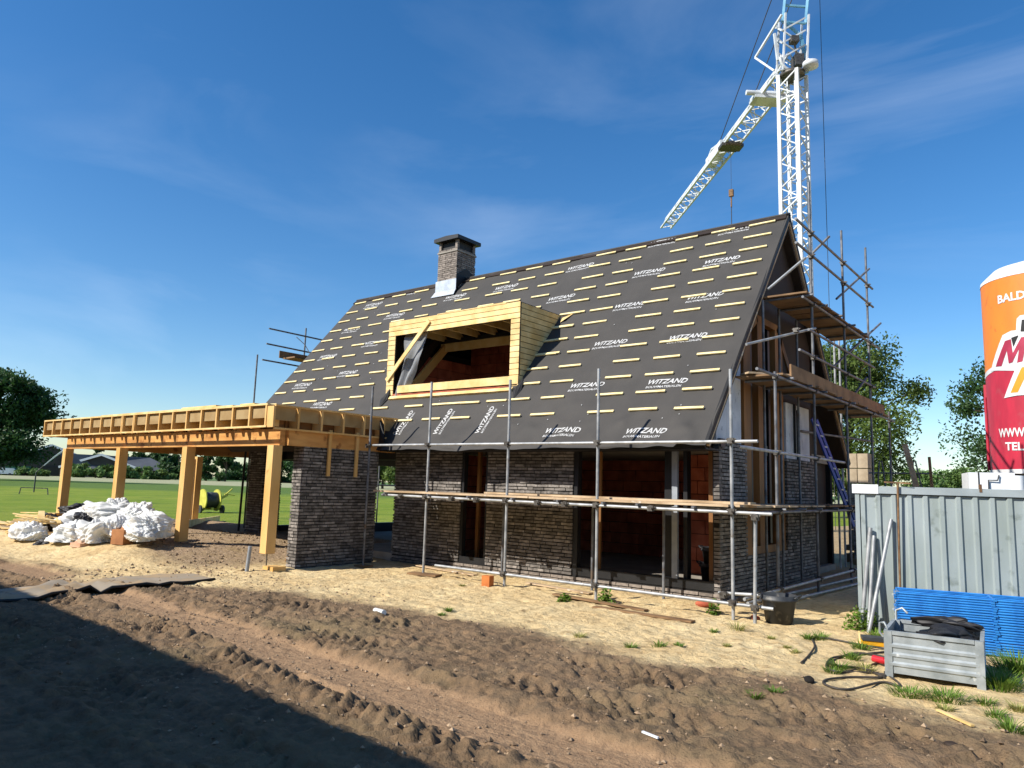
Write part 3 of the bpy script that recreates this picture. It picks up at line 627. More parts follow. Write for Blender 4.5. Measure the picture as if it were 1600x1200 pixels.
# left side, rear, deck
MB().box(FX0 + .0, FX0 + .05, FY + .06, CB, 2.66, 3.09).build('left_fascia', m_timber, car)
MB().box(-22.3, -22.16, FY + .47, CB - .3, 2.35, 2.64).build('side_beam', m_beam, car)
MB().box(-22.1, -18.4, CB - .3, CB - .16, 2.35, 2.64).build('rear_beam', m_beam, car)
MB().box(FX0 + .05, FX1 - .0, FY + .06, 11.2, 3.07, 3.1).box(FX0 + .05, -18.35, 11.2, CB, 3.07, 3.1).build('deck_panel', m_panel, car)
mb = MB(); x = FX0 + .6
while x < -12.5: mb.box(x, x + .045, FY + .5, 11.15 if x > -18.3 else CB, 2.66, 3.06); x += .6
mb.build('joists', m_brown, car)
MB().box(-19.5, -13.5, FY + .0, FY + .5, 3.11, 3.125).box(-15.6, -14.2, FY + .04, FY + .3, 3.125, 3.16).box(-13.4, -12.9, FY + .1, FY + .3, 3.11, 3.15).build('loose_board', m_pine, car)
for i, (x, y, zb) in enumerate([(-12.5, 8.05, .3), (-15.72, 8.05, .3), (-18.92, 8.05, .34), (-22.15, 8.05, .34), (-23.35, 12.45, .3), (-12.6, 11.0, 2.2)]):
    if i == 5: continue
    zt = 2.33
    p = MB().box(x, x + .2, y + .12, y + .32, zb, zt).build('post', m_timber, car)
    MB().tube((x + .1, y + .22, hz(x, y) - .05), (x + .1, y + .22, zb), .012, 8).box(x + .02, x + .18, y + .14, y + .3, zb - .006, zb - .001).build('threaded_foot', m_coup, p)
MB().bar((-23.35, 12.35, .2), (-23.32, 12.5, 2.3), .12, .03).build('leaning_plank', m_pine, car)
b_ = MB().box(-12.34, -12.02, 8.16, 8.44, -.02, .085); b_.build('timber_block', m_timber, None, 'short timber block on the sand under the corner carport post', 'wood block')
pq = gp(385, 893); MB().tube(pq - Vector((0, 0, .1)), pq + Vector((.03, .02, .46)), .035, 12).build('drain_pipe', m_steel, None, 'short grey pipe standing in the sand beside the corner carport post', 'pipe')
pq = gp(69, 812); MB().tube((-23.3, 8.7, 0), (-23.3, 8.7, .75), .05, 12).build('drain_pipe', m_steel, None, 'short grey pipe stub behind the waste timber at the leftmost carport post', 'pipe')
pa_, pb_ = gp(290, 826), gp(342, 815); g0 = at(448, 812, 2, .12); MB().box(-23.4, -23.2, 16.9, 17.08, .1, 2.5).build('timber_post', m_pine, None, 'pale timber post standing in the meadow seen through the left end of the house', 'post')
MB().bar(pa_ + Vector((0, 0, .12)), pb_ + Vector((0, 0, .12)), .06, .2).build('timber_plank', m_pine, None, 'wide pale plank lying on the ground behind the third carport post', 'plank')
MB().tube((-18.35, 11.3, .1), (-18.3, 11.3, 2.4), .03, 8).build('thin_pole', m_feltd, None, 'thin black pole standing beside the far brick column under the carport', 'pole')
for i in range(3): 
    MB().bar((-13.2 - .1 * i, 9.3 + .12 * i, .03), (-12.62, 9.35 + .12 * i, .85), .14, .025, (1, 0, 0)).build('loose_board', m_boardd, None, 'dark board leaning against the back of the pier wall', 'board', 'boards leaning behind the pier wall')

# ---------------------------------------------------------------- scaffolding
SR = .0242
scf = thing('scaffolding', (-6, 11, 0), 'tube scaffolding with plank decks round the front and right gable of the house', 'scaffolding')
def tb(name, a, b, mat=m_galv, parent=scf): return MB().tube(a, b, SR, 10).build(name, mat, parent)
def coupler(p):
    x, y, z = p; mb = MB(); mb.lathe((x, y, z - .035), [(.0, 0), (.043, 0), (.043, .08), (0, .08)], 10); mb.box(x - .03, x + .065, y - .085, y - .03, z - .038, z + .038); mb.tube((x + .045, y - .12, z), (x + .045, y, z), .013, 6); mb.tube((x - .05, y - .06, z + .02), (x + .09, y - .06, z + .02), .012, 6)
    mb.build('coupler', m_coup, scf)
SY = 10.07
FS = [(-4.07, 3.45), (-6.27, 3.62), (-8.1, 3.56), (-10.05, 3.64), (-11.76, 3.66)]
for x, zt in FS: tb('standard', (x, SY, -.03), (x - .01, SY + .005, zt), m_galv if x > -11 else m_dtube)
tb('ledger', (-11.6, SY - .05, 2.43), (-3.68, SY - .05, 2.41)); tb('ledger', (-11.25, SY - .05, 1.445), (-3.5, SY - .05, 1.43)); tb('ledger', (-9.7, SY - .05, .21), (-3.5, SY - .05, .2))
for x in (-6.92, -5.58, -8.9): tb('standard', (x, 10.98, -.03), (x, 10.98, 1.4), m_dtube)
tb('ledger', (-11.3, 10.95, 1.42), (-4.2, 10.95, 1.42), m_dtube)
for x, z in FS:
    for zz in (.21, 1.44, 2.42):
        if zz < .3 and x < -9.7 or zz < 2 and x < -11.3: continue
        coupler((x, SY - .01, zz))
for x in (-11.1, -9.9, -8.9, -7.9, -6.95, -6.1, -5.5, -4.6): tb('transom', (x, 9.93, 1.475), (x, 11.15, 1.475), m_dtube); 
for x in (-10.7, -9.35, -8.75, -7.4, -6.85, -5.3): coupler((x, SY - .03, 1.43))
def board(x0, x1, y0, y1, z, m=m_board, tilt=0., nm='deck_board'):
    mb = MB().obox(((x0 + x1) / 2, (y0 + y1) / 2, z + .016), ((x1 - x0) / 2, 0, tilt), (0, (y1 - y0) / 2, rnd.uniform(-.002, .002)), (0, 0, .016)); return mb.build(nm, m, scf)
yb = 10.0
for r_ in range(5):
    xj = -7.6 + .3 * (r_ % 2); board(-11.5 + .1 * r_, xj, yb, yb + .215, 1.5 + rnd.uniform(-.002, .002), tilt=rnd.uniform(-.004, .004)); board(xj + .02, -4.1 + .12 * (r_ % 3), yb, yb + .215, 1.5 + rnd.uniform(-.002, .002)); yb += .228
board(-9.1, -4.7, 10.62, 10.84, 1.537, tilt=-.003); board(-6.2, -3.9, 10.3, 10.52, 1.537, tilt=.003)
# gable side
GX_ = -4.05
GS = [(11.82, 3.66), (13.88, 7.6), (16.08, 7.3), (18.15, 7.5), (19.95, 3.8)]
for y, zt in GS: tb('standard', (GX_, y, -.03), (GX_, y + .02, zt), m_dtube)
for z, y0, y1, m in ((.24, 10.3, 20.4, m_galv), (1.42, 10.0, 20.4, m_dtube), (2.35, 10.15, 15.6, m_galv), (3.57, 10.9, 20.3, m_dtube), (4.2, 12.95, 18.4, m_dtube), (4.66, 13.5, 18.4, m_dtube), (5.2, 13.2, 19, m_dtube), (6.12, 12.9, 18.5, m_dtube), (6.56, 12.9, 18.5, m_dtube)):
    tb('ledger', (GX_ + .05, y0, z), (GX_ + .05, y1, z + .01), m)
for y, zt in GS:
    for z in (.24, 1.42, 2.35, 3.57, 4.2, 5.2, 6.12, 6.56):
        if z < zt and not (z == 2.35 and y > 15.7): coupler((GX_ + .02, y, z))
tb('standard', (-3.72, 9.93, -.02), (-3.70, 9.95, 1.4)); coupler((-3.7, 9.95, 1.38))
tb('ledger', (-4.4, 10.35, .28), (-3.35, 10.5, .32)); coupler((-4.3, 10.3, .27)); coupler((-3.72, 9.95, .2))
for y in (12.3, 13.3, 14.2, 15.2, 16.2, 17.2, 18.6): 
    tb('transom', (-4.72, y, 3.6), (-3.9, y, 3.6), m_dtube); tb('transom', (-4.72, y - .5, 1.46), (-3.9, y - .5, 1.46), m_dtube)
    if 13 < y < 18: tb('transom', (-4.72, y, 5.24), (-3.85, y, 5.24), m_dtube)
y = 10.6
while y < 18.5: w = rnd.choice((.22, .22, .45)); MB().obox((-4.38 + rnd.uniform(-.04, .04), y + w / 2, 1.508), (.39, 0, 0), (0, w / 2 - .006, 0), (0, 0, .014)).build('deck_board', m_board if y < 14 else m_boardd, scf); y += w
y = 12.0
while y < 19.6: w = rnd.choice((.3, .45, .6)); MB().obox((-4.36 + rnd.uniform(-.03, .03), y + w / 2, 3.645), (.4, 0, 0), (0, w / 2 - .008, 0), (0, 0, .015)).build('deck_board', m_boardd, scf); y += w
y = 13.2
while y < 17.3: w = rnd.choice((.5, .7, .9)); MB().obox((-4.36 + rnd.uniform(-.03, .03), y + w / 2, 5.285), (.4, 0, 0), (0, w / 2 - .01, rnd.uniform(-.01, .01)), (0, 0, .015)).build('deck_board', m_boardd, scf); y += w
MB().bar((-4.0, 12.45, 3.76), (-4.0, 19.2, 3.76), .03, .22).build('toe_board', m_boardd, scf)
MB().bar((-4.62, 12.0, 3.69), (-4.1, 12.6, 3.69), .3, .03).build('deck_board', m_board, scf)
P_ = lambda x, y, X: Vector(at(x, y, 0, X))
tb('brace', P_(1166, 538, -4.6), P_(1274, 513, -4.0)); tb('brace', P_(1200, 452, -4.6), P_(1258, 403, -4.05)); coupler(P_(1244, 517, -4.1))
tb('brace', P_(1268, 397, -4.2), P_(1296, 369, -3.9), m_dtube); tb('brace', P_(1307, 467, -4.2), P_(1358, 420, -3.95), m_dtube)
tb('brace', P_(1300, 575, -4.2), P_(1376, 505, -3.95) * 1, m_dtube); tb('brace', P_(1318, 640, -4.2), P_(1354, 590, -3.95), m_dtube)
for Y, zt in ((13.1, 5.2), (13.95, 5.22), (15.0, 5.2)): tb('standard', (-4.68, Y, .0), (-4.68, Y, zt), m_dtube)
tb('standard', (-5.0, 18.9, 0), (-5.0, 18.9, 5.9)); tb('standard', (-5.0, 19.35, 0), (-5.0, 19.35, 5.9))
tb('ledger', (-4.9, 15.1, 3.0), (-4.2, 19, 3.0), m_dtube)
MB().box(-11.9, -11.6, 9.95, 10.2, .0, .03).build('sole_board', m_boardd, scf); MB().obox((-9.95, 10.0, .03), (.32, .05, 0), (-.03, .12, 0), (0, 0, .016)).build('sole_board', m_boardd, scf)
# tubes and planks lying at the foot of the gable
for i, (a, c) in enumerate([((-4.3, 11.2, .06), (-3.9, 19.0, .08)), ((-4.05, 11.0, .05), (-3.62, 18.5, .05))]):
    MB().tube(a, c, SR, 10).build('scaffold_tube', m_galv, None, ['scaffold tube lying on the sand close to the gable standards', 'outer scaffold tube lying on the sand beside the gable'][i], 'tube')
for i, (x0, x1, y, m) in enumerate([(-11.0, -9.3, 10.75, m_board), (-8.0, -6.6, 10.5, m_board), (-6.9, -5.2, 9.75, m_boardd), (-5.9, -4.3, 9.35, m_boardd)]):
    MB().bar((x0, y + .1, hz(x0, y) + .02), (x1, y - .05, hz(x1, y) + .02), .12, .022).build('sunken_plank', m, None, ['grey plank half sunk in sand under the left end of the front scaffold', 'pale plank lying behind the bottom ledger left of the big window', 'thin dark plank lying in front of the big window', 'thin dark plank lying on sand left of the corner standard'][i], 'plank')
# left scaffold
ls = thing('scaffolding', (-19.3, 14, 0), 'dark scaffold tubes and planks showing past the left roof edge', 'scaffolding')
for x, y, zt in ((-19.3, 12.05, 5.3), (-19.3, 13.67, 6.4), (-19.3, 17, 6.4)): tb('standard', (x, y, 0), (x, y, zt), m_dtube, ls)
for z, y0, y1 in ((6.14, 12.35, 15.5), (5.67, 12.3, 13.9), (5.17, 12.2, 15), (3.5, 12, 18), (1.6, 12, 18)): tb('ledger', (-19.27, y0, z), (-19.27, y1, z - .02), m_dtube, ls)
MB().box(-19.2, -18.6, 12.85, 15, 5.28, 5.32).obox((-19.25, 13.5, 5.42), (.015, 0, 0), (0, .75, 0), (0, .0, .11)).build('deck_board', m_boardd, ls)
MB().path([(-19.25, 13.3, 6.05), (-19.2, 13.6, 5.85), (-19.1, 13.8, 5.5)], .012, 6).build('rope', m_ink, ls)

# ladder
lad = thing('ladder', (-4.3, 17, 1.0), 'blue ladder leaning up against the second deck of the gable scaffold', 'ladder')
A0, A1 = Vector(at(1272, 655, 0, -4.45)), Vector(at(1337, 822, 0, -4.1)); W_ = Vector((-.02, .36, .0)) 
for w in (-.5, .5): MB().bar(A0 + W_ * w, A1 + W_ * w, .03, .08).build('stile', m_lad, lad)
for i in range(10):
    p = A0 + (A1 - A0) * (i + .5) / 10; MB().bar(p - W_ * .5, p + W_ * .5, .03, .03).build('rung', m_galv, lad)
MB().bar(A1 + W_ * .2 + Vector((0, 0, .1)), A1 + W_ * .2 + Vector((0, .1, -.12)), .05, .12).build('foot', m_vinyl, lad)

# blocks behind
for i in range(6):
    for j in range(2):
        z = .45 + i * .4; MB().box(-5.32 + j * .27, -5.07 + j * .27, 20.95 + .02 * (i % 2), 21.5, z, z + .375).build('aerated_block', m_block, None, 'big pale aerated block in the stack between gable scaffold and container', 'block', 'aerated blocks stacked behind the gable')
MB().box(-5.4, -4.75, 20.9, 21.6, .1, .22).box(-5.4, -5.3, 20.9, 21.6, 0, .1).box(-4.85, -4.75, 20.9, 21.6, 0, .1).box(-5.4, -4.75, 20.9, 21.6, .3, .44).build('pallet', m_boardd, None, 'wooden pallet under the stack of pale aerated blocks', 'pallet')
bs_ = thing('dark_filler_stack', (-4.55, 20.6, 0), 'added dark brick stack filling the gap between the gable scaffold and the container', 'brick stack')  # stack added to make the open gap behind the gable dark
bm2 = MB()
for k in range(22):
    for j in range(4): bm2.box(-5.0 + j * .24, -4.78 + j * .24, 20.15, 20.8, .16 + k * .07, .16 + k * .07 + .06)
bm2.build('bricks', m_brick, bs_); MB().box(-5.02, -4.0, 20.12, 20.85, .09, .15).box(-5.02, -4.92, 20.12, 20.85, 0, .09).box(-4.1, -4.0, 20.12, 20.85, 0, .09).build('pallet', m_boardd, bs_)
tv = thing('trestle', (-4.2, 20.2, 0), 'grey steel trestle frame standing between the gable scaffold and container', 'trestle')
mb = MB()
for dx in (0, .75): mb.tube((-4.35 + dx, 20.2, 2.6), (-4.6 + dx * 1.2, 20.2, 0), .02, 6); mb.tube((-4.3 + dx, 20.2, 2.6), (-4.0 + dx * 1.2, 20.2, 0), .02, 6)
mb.build('leg', m_dtube, tv)
mb = MB()
for z in (.6, 1.2, 1.8, 2.3): mb.tube((-4.6, 20.2, z), (-3.2, 20.2, z), .018, 6)
mb.build('crossbar', m_dtube, tv)
MB().bar((-3.35, 20.0, 1.2), (-3.75, 20.1, 3.0), .12, .04, (0, 1, 0)).build('upright_plank', m_board, None, 'weathered plank sticking up obliquely behind the container left end', 'plank')
MB().bar((-3.2, 20.2, 1.4), (-3.25, 20.2, 2.7), .06, .04, (0, 1, 0)).build('upright_plank', m_boardd, None, 'thin batten standing upright behind the container, right of the slanting plank', 'plank')

# ---------------------------------------------------------------- crane
cr = thing('tower_crane', (-11.4, 36.8, 0), 'white lattice tower crane with jib and light blue top behind the roof', 'crane')
def lattice(name, a, b, w, up, step, rch, rdi, mat, tri=False, w2=None):
    a, b = Vector(a), Vector(b); d = (b - a); L = d.length; d.normalize(); u = Vector(up); s_ = d.cross(u).normalized(); u = s_.cross(d).normalized(); w2 = w2 or w
    cor = [(-.5, -.5), (.5, -.5), (.5, .5), (-.5, .5)] if not tri else [(-.5, -.5), (.5, -.5), (0, .45)]
    def P(i, t): ww = w + (w2 - w) * t; p, q = cor[i]; return a + d * L * t + s_ * p * ww + u * q * ww
    mb = MB(); n = len(cor)
    for i in range(n): mb.bar(P(i, 0), P(i, 1), rch, rch)
    mb.build(name + '_chord', mat, cr)
    mb = MB(); k = int(L / step)
    for j in range(k):
        t0, t1 = j / k, (j + 1) / k
        for i in range(n):
            i2 = (i + 1) % n
            mb.bar(P(i, t0), P(i2, (t0 + t1) / 2), rdi, rdi); mb.bar(P(i2, (t0 + t1) / 2), P(i, t1), rdi, rdi)
            if j % 4 == 0: mb.bar(P(i, t0), P(i2, t0), rdi, rdi)
    mb.build(name + '_lacing', mat, cr)
MX, MY, MT = -11.35, 36.6, 24.2
lattice('mast', (MX, MY, 0), (MX, MY, MT - 1.0), 1.0, (.16, .98, 0), 1.3, .17, .06, m_crane)
mb = MB()
for i in range(int(MT * 1.6)): mb.bar((MX - .15, MY - .25, .6 * i), (MX + .15, MY - .3, .6 * i), .03, .03)
mb.bar((MX - .2, MY - .2, 0), (MX - .2, MY - .2, MT - 1.2), .05, .05); mb.bar((MX + .22, MY - .25, 0), (MX + .22, MY - .25, MT - 1.2), .09, .12); mb.build('ladder', m_crane, cr)
JD = Vector((-.668, .744, 0)).normalized(); J0 = Vector((MX, MY, MT)) + JD * .3; J1 = Vector((MX, MY, MT)) + JD * 24.6
lattice('jib', J0, J1, 1.05, (0, 0, 1), 1.35, .12, .055, m_crane, True, .85)
def jb(s, side=0, z=0): return Vector((MX, MY, MT)) + JD * s + Vector((JD.y, -JD.x, 0)) * side + Vector((0, 0, z))
mb = MB(); mb.obox(jb(3.0, 0, -.72), JD * .45, Vector((JD.y, -JD.x, 0)) * .95, Vector((0, 0, .08))); mb.obox(jb(3.2, 0, -.5), JD * .5, Vector((JD.y, -JD.x, 0)) * .8, Vector((0, 0, .2))); mb.tube(jb(2.7, -1.4, -.5), jb(2.7, 1.5, -.5), .14, 8); mb.build('cab_platform', m_crane, cr)
mb = MB(); mb.obox(jb(9.0, 0, -.6), JD * .4, Vector((JD.y, -JD.x, 0)) * .7, Vector((0, 0, .1))); mb.tube(jb(8.6, -.5, -.55), jb(8.6, .5, -.55), .18, 10); mb.tube(jb(9.4, -.5, -.55), jb(9.4, .5, -.55), .18, 10); mb.build('trolley', m_coup, cr)
mb = MB(); mb.obox(jb(11.6, 0, .1), JD * 1.5, Vector((JD.y, -JD.x, 0)) * .3, Vector((0, 0, .32))); mb.bar(jb(9.9, 0, .4), jb(12.7, 0, 1.0), .1, .1); mb.bar(jb(12.7, 0, 1.0), jb(14.3, 0, .3), .1, .1); mb.build('jib_joint', m_crane, cr)
# tower head
hd = Vector((MX, MY, MT)); S_ = Vector((JD.y, -JD.x, 0))
mb = MB(); mb.lathe((MX, MY, MT - 1.1), [(0, 0), (.62, 0), (.62, .22), (0, .22)], 20); mb.build('slewing_ring', m_coup, cr)
mb = MB(); mb.obox(hd + S_ * .3 + Vector((0, 0, -.2)), JD * .3, S_ * .22, Vector((0, 0, .3))); mb.obox(hd - JD * .3 + Vector((0, 0, .8)), JD * .2, S_ * .2, Vector((0, 0, .16))); mb.bar(hd - JD * .3 + Vector((0, 0, .8)), hd + S_ * .3 + Vector((0, 0, -.2)), .08, .08); mb.build('winch', m_coup, cr)
mb = MB(); mb.lathe((MX + .95, MY - .1, MT - .95), [(0, 0), (.38, .05), (.38, .3), (0, .35)], 18); mb.build('sheave', m_crane, cr)
arc = [hd + S_ * (.75 * math.cos(a)) * -1 + Vector((0, 0, -.2 - .75 * math.sin(a))) - JD * .3 for a in np.linspace(0, math.pi, 12)]
mb = MB(); mb.path(arc, .08, 8); mb.bar(hd - S_ * .75 + Vector((0, 0, -.2)), hd - S_ * .9 + Vector((0, 0, 1.3)), .12, .12); mb.build('yoke', m_crane, cr)
Hh = [hd + S_ * a + JD * c for a in (-.62, .62) for c in (-.3, .5)]
mb = MB()
for i, p in enumerate(Hh): mb.bar(p + Vector((0, 0, -.9)), p + S_ * .2 + Vector((0, 0, 2.3)), .09, .09)
for z in (-.2, .6, 1.3): 
    mb.bar(Hh[0] + Vector((0, 0, z)), Hh[2] + Vector((0, 0, z + .8)), .07, .07); mb.bar(Hh[1] + Vector((0, 0, z + .8)), Hh[3] + Vector((0, 0, z)), .07, .07); mb.bar(Hh[0] + Vector((0, 0, z)), Hh[1] + Vector((0, 0, z + .7)), .07, .07)
mb.bar(Hh[0] + Vector((0, 0, 2.2)), hd - S_ * 1.3 + JD * 1.6 + Vector((0, 0, .9)), .1, .1); mb.bar(hd - S_ * 1.3 + JD * 1.6 + Vector((0, 0, .9)), hd - S_ * .7 + JD * .6 + Vector((0, 0, -.4)), .1, .1)
mb.build('head_frame', m_crane, cr)
mb = MB(); z0 = 2.0
for a in (-.5, .72): mb.bar(hd + S_ * (a + .05) + Vector((0, 0, z0)), hd + S_ * (a + .6) - JD * .3 + Vector((0, 0, z0 + 6)), .13, .13)
for z in (0, .95, 2.2, 3.6): mb.bar(hd + S_ * (-.45 + z * .09) + Vector((0, 0, z0 + z)), hd + S_ * (.77 + z * .09) + Vector((0, 0, z0 + z)), .1, .1)
mb.bar(hd + S_ * -.5 + Vector((0, 0, 2.1)), hd + S_ * .5 + Vector((0, 0, 1.3)), .12, .12); mb.bar(hd + S_ * .5 + Vector((0, 0, 1.3)), hd + S_ * .85 + Vector((0, 0, -.7)), .14, .14); mb.bar(hd - S_ * .2 + Vector((0, 0, -1.0)), hd + S_ * .85 + Vector((0, 0, -.7)), .14, .14)
mb.build('a_frame', m_blue, cr)
ax = lambda px, py: Vector(CAMP + ray(px, py) / FPX * 40)
mb = MB(); mb.tube(Vector(CAMP) + Vector(ray(1333, -350) / FPX) * 38, jb(11.6, 0, .5), .03, 6); mb.tube(Vector(CAMP) + Vector(ray(1375, -350) / FPX) * 38, jb(5.6, 0, .5), .03, 6); mb.build('pendant', m_cabl, cr)
mb = MB(); q0 = Vector(CAMP) + Vector(ray(1276, -160) / FPX) * 40; q1 = Vector(CAMP) + Vector(ray(1294, 420) / FPX) * 39; mb.tube(q0, q1, .018, 6); q2 = Vector((q1.x, q1.y, 0)); mb.tube(q1, q2, .018, 6); mb.build('back_stay', m_cabl, cr)
hk = thing('crane_hook', tuple(jb(9.0, 0, -4)), None, None); hk.parent = cr; hk.location = jb(9.0, 0, -4) - ORG[cr.name]
tr_ = jb(9.0)
def zpix(py): r = ray(1140, py); tt = (tr_.y) / r[1]; return CAMP[2] + r[2] * tt
zh = zpix(297); zl = zpix(322); zb = zpix(362)
MB().tube(tr_ - Vector((0, 0, .6)), (tr_.x, tr_.y, zh), .012, 5).build('hoist_rope', m_cabl, hk)
MB().box(tr_.x - .13, tr_.x + .13, tr_.y - .1, tr_.y + .1, zh - .45, zh).tube((tr_.x, tr_.y, zh - .45), (tr_.x, tr_.y, zl - .1), .05, 8).build('hook_block', m_rust, hk)
MB().tube((tr_.x, tr_.y, zl), (tr_.x, tr_.y, zb - 1), .03, 6).build('chain', m_cabl, hk)

# ---------------------------------------------------------------- container
CP = Vector((-2.62, 10.7, 0)); CDv = Vector((.972, .234, 0)).normalized(); CN = Vector((CDv.y, -CDv.x, 0))
con = thing('storage_container', tuple(CP + CDv * 2), 'low grey-blue ribbed steel storage container at the right edge', 'container')
def cp(u, z, o=0.): return CP + CDv * u + CN * o + Vector((0, 0, z))
CLn = 4.2; prof = []; u = .0
prof.append((0, .02)); ribs = [.0 + .0925 + .183 * i for i in range(23)]
for r0 in ribs: prof += [(r0 - .04, 0), (r0 - .022, .028), (r0 + .022, .028), (r0 + .04, 0)]
prof.append((CLn, 0))
mb = MB(); n = len(prof); mb.add([cp(u, .06, o) for u, o in prof] + [cp(u, 1.74, o) for u, o in prof], [(i, i + 1, n + i + 1, n + i) for i in range(n - 1)]); mb.build('front_panel', m_cont, con)
def cbox(mb, u0, u1, o0, o1, z0, z1): return mb.obox(cp((u0 + u1) / 2, (z0 + z1) / 2, (o0 + o1) / 2), CDv * (u1 - u0) / 2, CN * (o1 - o0) / 2, Vector((0, 0, (z1 - z0) / 2)))
mb = MB(); cbox(mb, -.002, .05, -.05, .032, 0, 1.75); cbox(mb, 0, CLn, -.05, .03, 0, .07); mb.build('corner_post', m_cont, con)
mb = MB(); cbox(mb, 0.27, CLn, -.05, .045, 1.75, 1.84); mb.build('top_rim', m_rim, con)
mb = MB(); cbox(mb, -.035, .28, -.05, .05, 1.745, 1.865); mb.build('rim_cap', m_vinyl, con)
mb = MB(); cbox(mb, 0, CLn, -2.1, -.05, 1.78, 1.845); mb.build('container_roof', m_rim, con)
mb = MB(); cbox(mb, 0, .03, -2.1, -.05, .02, 1.78); cbox(mb, CLn - .03, CLn, -2.1, -.05, .02, 1.78); cbox(mb, .03, CLn - .03, -2.1, -2.07, .02, 1.78); mb.build('side_panel', m_cont, con)
mb = MB(); cbox(mb, 1.42, 1.45, .0, .05, 1.8, 1.9); mb.build('bracket', m_rust, con)
def lean(name, u0, z0, o0, u1, z1, o1, r, mat, label, cat): MB().tube(cp(u0, z0, o0), cp(u1, z1, o1), r, 10).build(name, mat, None, label, cat)
lean('scaffold_tube', .02, -.02, .2, .17, 1.3, .06, .026, m_galv, 'leftmost galvanised tube leaning on the container corner', 'tube')
lean('scaffold_tube', .1, -.02, .3, .21, 1.2, .07, .022, m_galv, 'shorter galvanised tube leaning in the middle of the three at the container corner', 'tube')
lean('scaffold_tube', .1, -.02, .4, .42, 1.42, .06, .024, m_galv, 'longest galvanised tube slanting to the right against the container corner', 'tube')
mb = MB(); mb.tube(cp(.51, 1.9, .075), cp(.49, .45, .06), .014, 8); mb.obox(cp(.48, .3, .06), CDv * .022, CN * .01, Vector((0, 0, .17))); mb.bar(cp(.35, 1.9, .07), cp(.66, 1.89, .09), .02, .02); mb.build('iron_bar', m_rust, None, 'rusty iron bar with cross handle hung over the container rim', 'iron bar')

# blue frames
P0 = Vector((-1.95, 9.72, 0))
frs = []
def bframe():
    mb = MB(); r_ = .0125; L_ = 3.0; D_ = .5
    for d_ in (0, D_): mb.tube(CDv * 0 - CN * d_, CDv * L_ - CN * d_, r_, 7)
    for u_ in (0, .95, 1.9, L_): mb.tube(CDv * u_ - CN * 0, CDv * u_ - CN * D_, r_, 7)
    for d_ in (.17, .34): mb.tube(CDv * .0 - CN * d_, CDv * L_ - CN * d_, .008, 6)
    for u_ in (0,): mb.obox(CDv * (u_ - .012) - CN * .0, CDv * .014, CN * .014, Vector((0, 0, .011)))
    mb.obox(CDv * .95 + CN * .012, CDv * .02, CN * .01, Vector((0, 0, .011)))
    return mb
fme = bframe().mesh('frame'); fme.materials.append(m_bfr); cme = MB().box(-.02, .02, -.02, .02, -.008, .014).mesh('lug'); cme.materials.append(m_zinc)
for i in range(22):
    o = bpy.data.objects.new('guardrail_frame', fme); sc.collection.objects.link(o); o.location = P0 + Vector((rnd.uniform(-.02, .02), rnd.uniform(-.006, .006), .03 + i * .0275)); o.rotation_euler = (0, rnd.uniform(-.0012, .0012), rnd.uniform(-.004, .004))
    tag(o, 'blue tubular steel frame in the flat stack in front of the container', 'steel frame', 'blue steel frames stacked flat'); ORG[o.name] = Vector(o.location)
    c_ = bpy.data.objects.new('end_lug', cme); sc.collection.objects.link(c_); c_.parent = o; c_.location = (-.015 + rnd.uniform(-.01, .01), .02 + (i % 2) * .04, 0); c_.rotation_euler = (0, 0, rnd.uniform(0, 2))

# zinc box
ZB = Vector((-1.745, 8.07, 0)); zu = Vector((.79, .08, 0)); zl_ = zu.length; zu.normalize(); zv = Vector((-zu.y, zu.x, 0)); ZD = .82; ZH = .43
zx = thing('zinc_crate', tuple(ZB + zu * .4 + zv * .4), 'open galvanised metal crate with ribbed sides in front of the blue frames', 'crate')
def zp(u, v, z): return ZB + zu * u + zv * v + Vector((0, 0, z))
def zbox(mb, u0, u1, v0, v1, z0, z1): return mb.obox(zp((u0 + u1) / 2, (v0 + v1) / 2, (z0 + z1) / 2), zu * (u1 - u0) / 2, zv * (v1 - v0) / 2, Vector((0, 0, (z1 - z0) / 2)))
def ribside(along, fixed, out, L_):
    pr = [(.04, 0)]
    for i in range(3):
        c_ = .13 + i * .085; pr += [(c_ - .03, .0), (c_ - .018, .014), (c_ + .004, .014), (c_ + .02, 0)]
    pr += [(.41, 0)]
    mb = MB(); n = len(pr)
    if along == 'u': vs = [zp(a, fixed + out * o, z) for a in (.03, L_ - .03) for z, o in pr] + [zp(a, fixed + out * (o - .006), z) for a in (.03, L_ - .03) for z, o in pr]
    else: vs = [zp(fixed + out * o, a, z) for a in (.03, L_ - .03) for z, o in pr] + [zp(fixed + out * (o - .006), a, z) for a in (.03, L_ - .03) for z, o in pr]
    mb.add(vs, [(i, n + i, n + i + 1, i + 1) for i in range(n - 1)] + [(2 * n + i + 1, 3 * n + i + 1, 3 * n + i, 2 * n + i) for i in range(n - 1)]); return mb
for a in (('u', .0, -1, zl_), ('u', ZD, 1, zl_), ('v', 0., -1, ZD), ('v', zl_, 1, ZD)): ribside(*a).build('side_panel', m_zinc, zx)
for u in (0, zl_ - .045):
    for v in (0, ZD - .045): m_ = MB(); zbox(m_, u - .012, u + .057, v - .012, v + .057, -.02, ZH - .005); m_.build('corner_post', m_zinc, zx)
m_ = MB(); zbox(m_, .06, zl_ - .06, -.016, .018, ZH - .035, ZH); zbox(m_, .06, zl_ - .06, ZD - .018, ZD + .016, ZH - .035, ZH); zbox(m_, -.016, .018, .06, ZD - .06, ZH - .035, ZH); zbox(m_, zl_ - .018, zl_ + .016, .06, ZD - .06, ZH - .035, ZH); m_.build('rim', m_zinc, zx)
m_ = MB(); zbox(m_, .03, zl_ - .03, .03, ZD - .03, .05, .06); m_.build('base', m_zinc, zx)
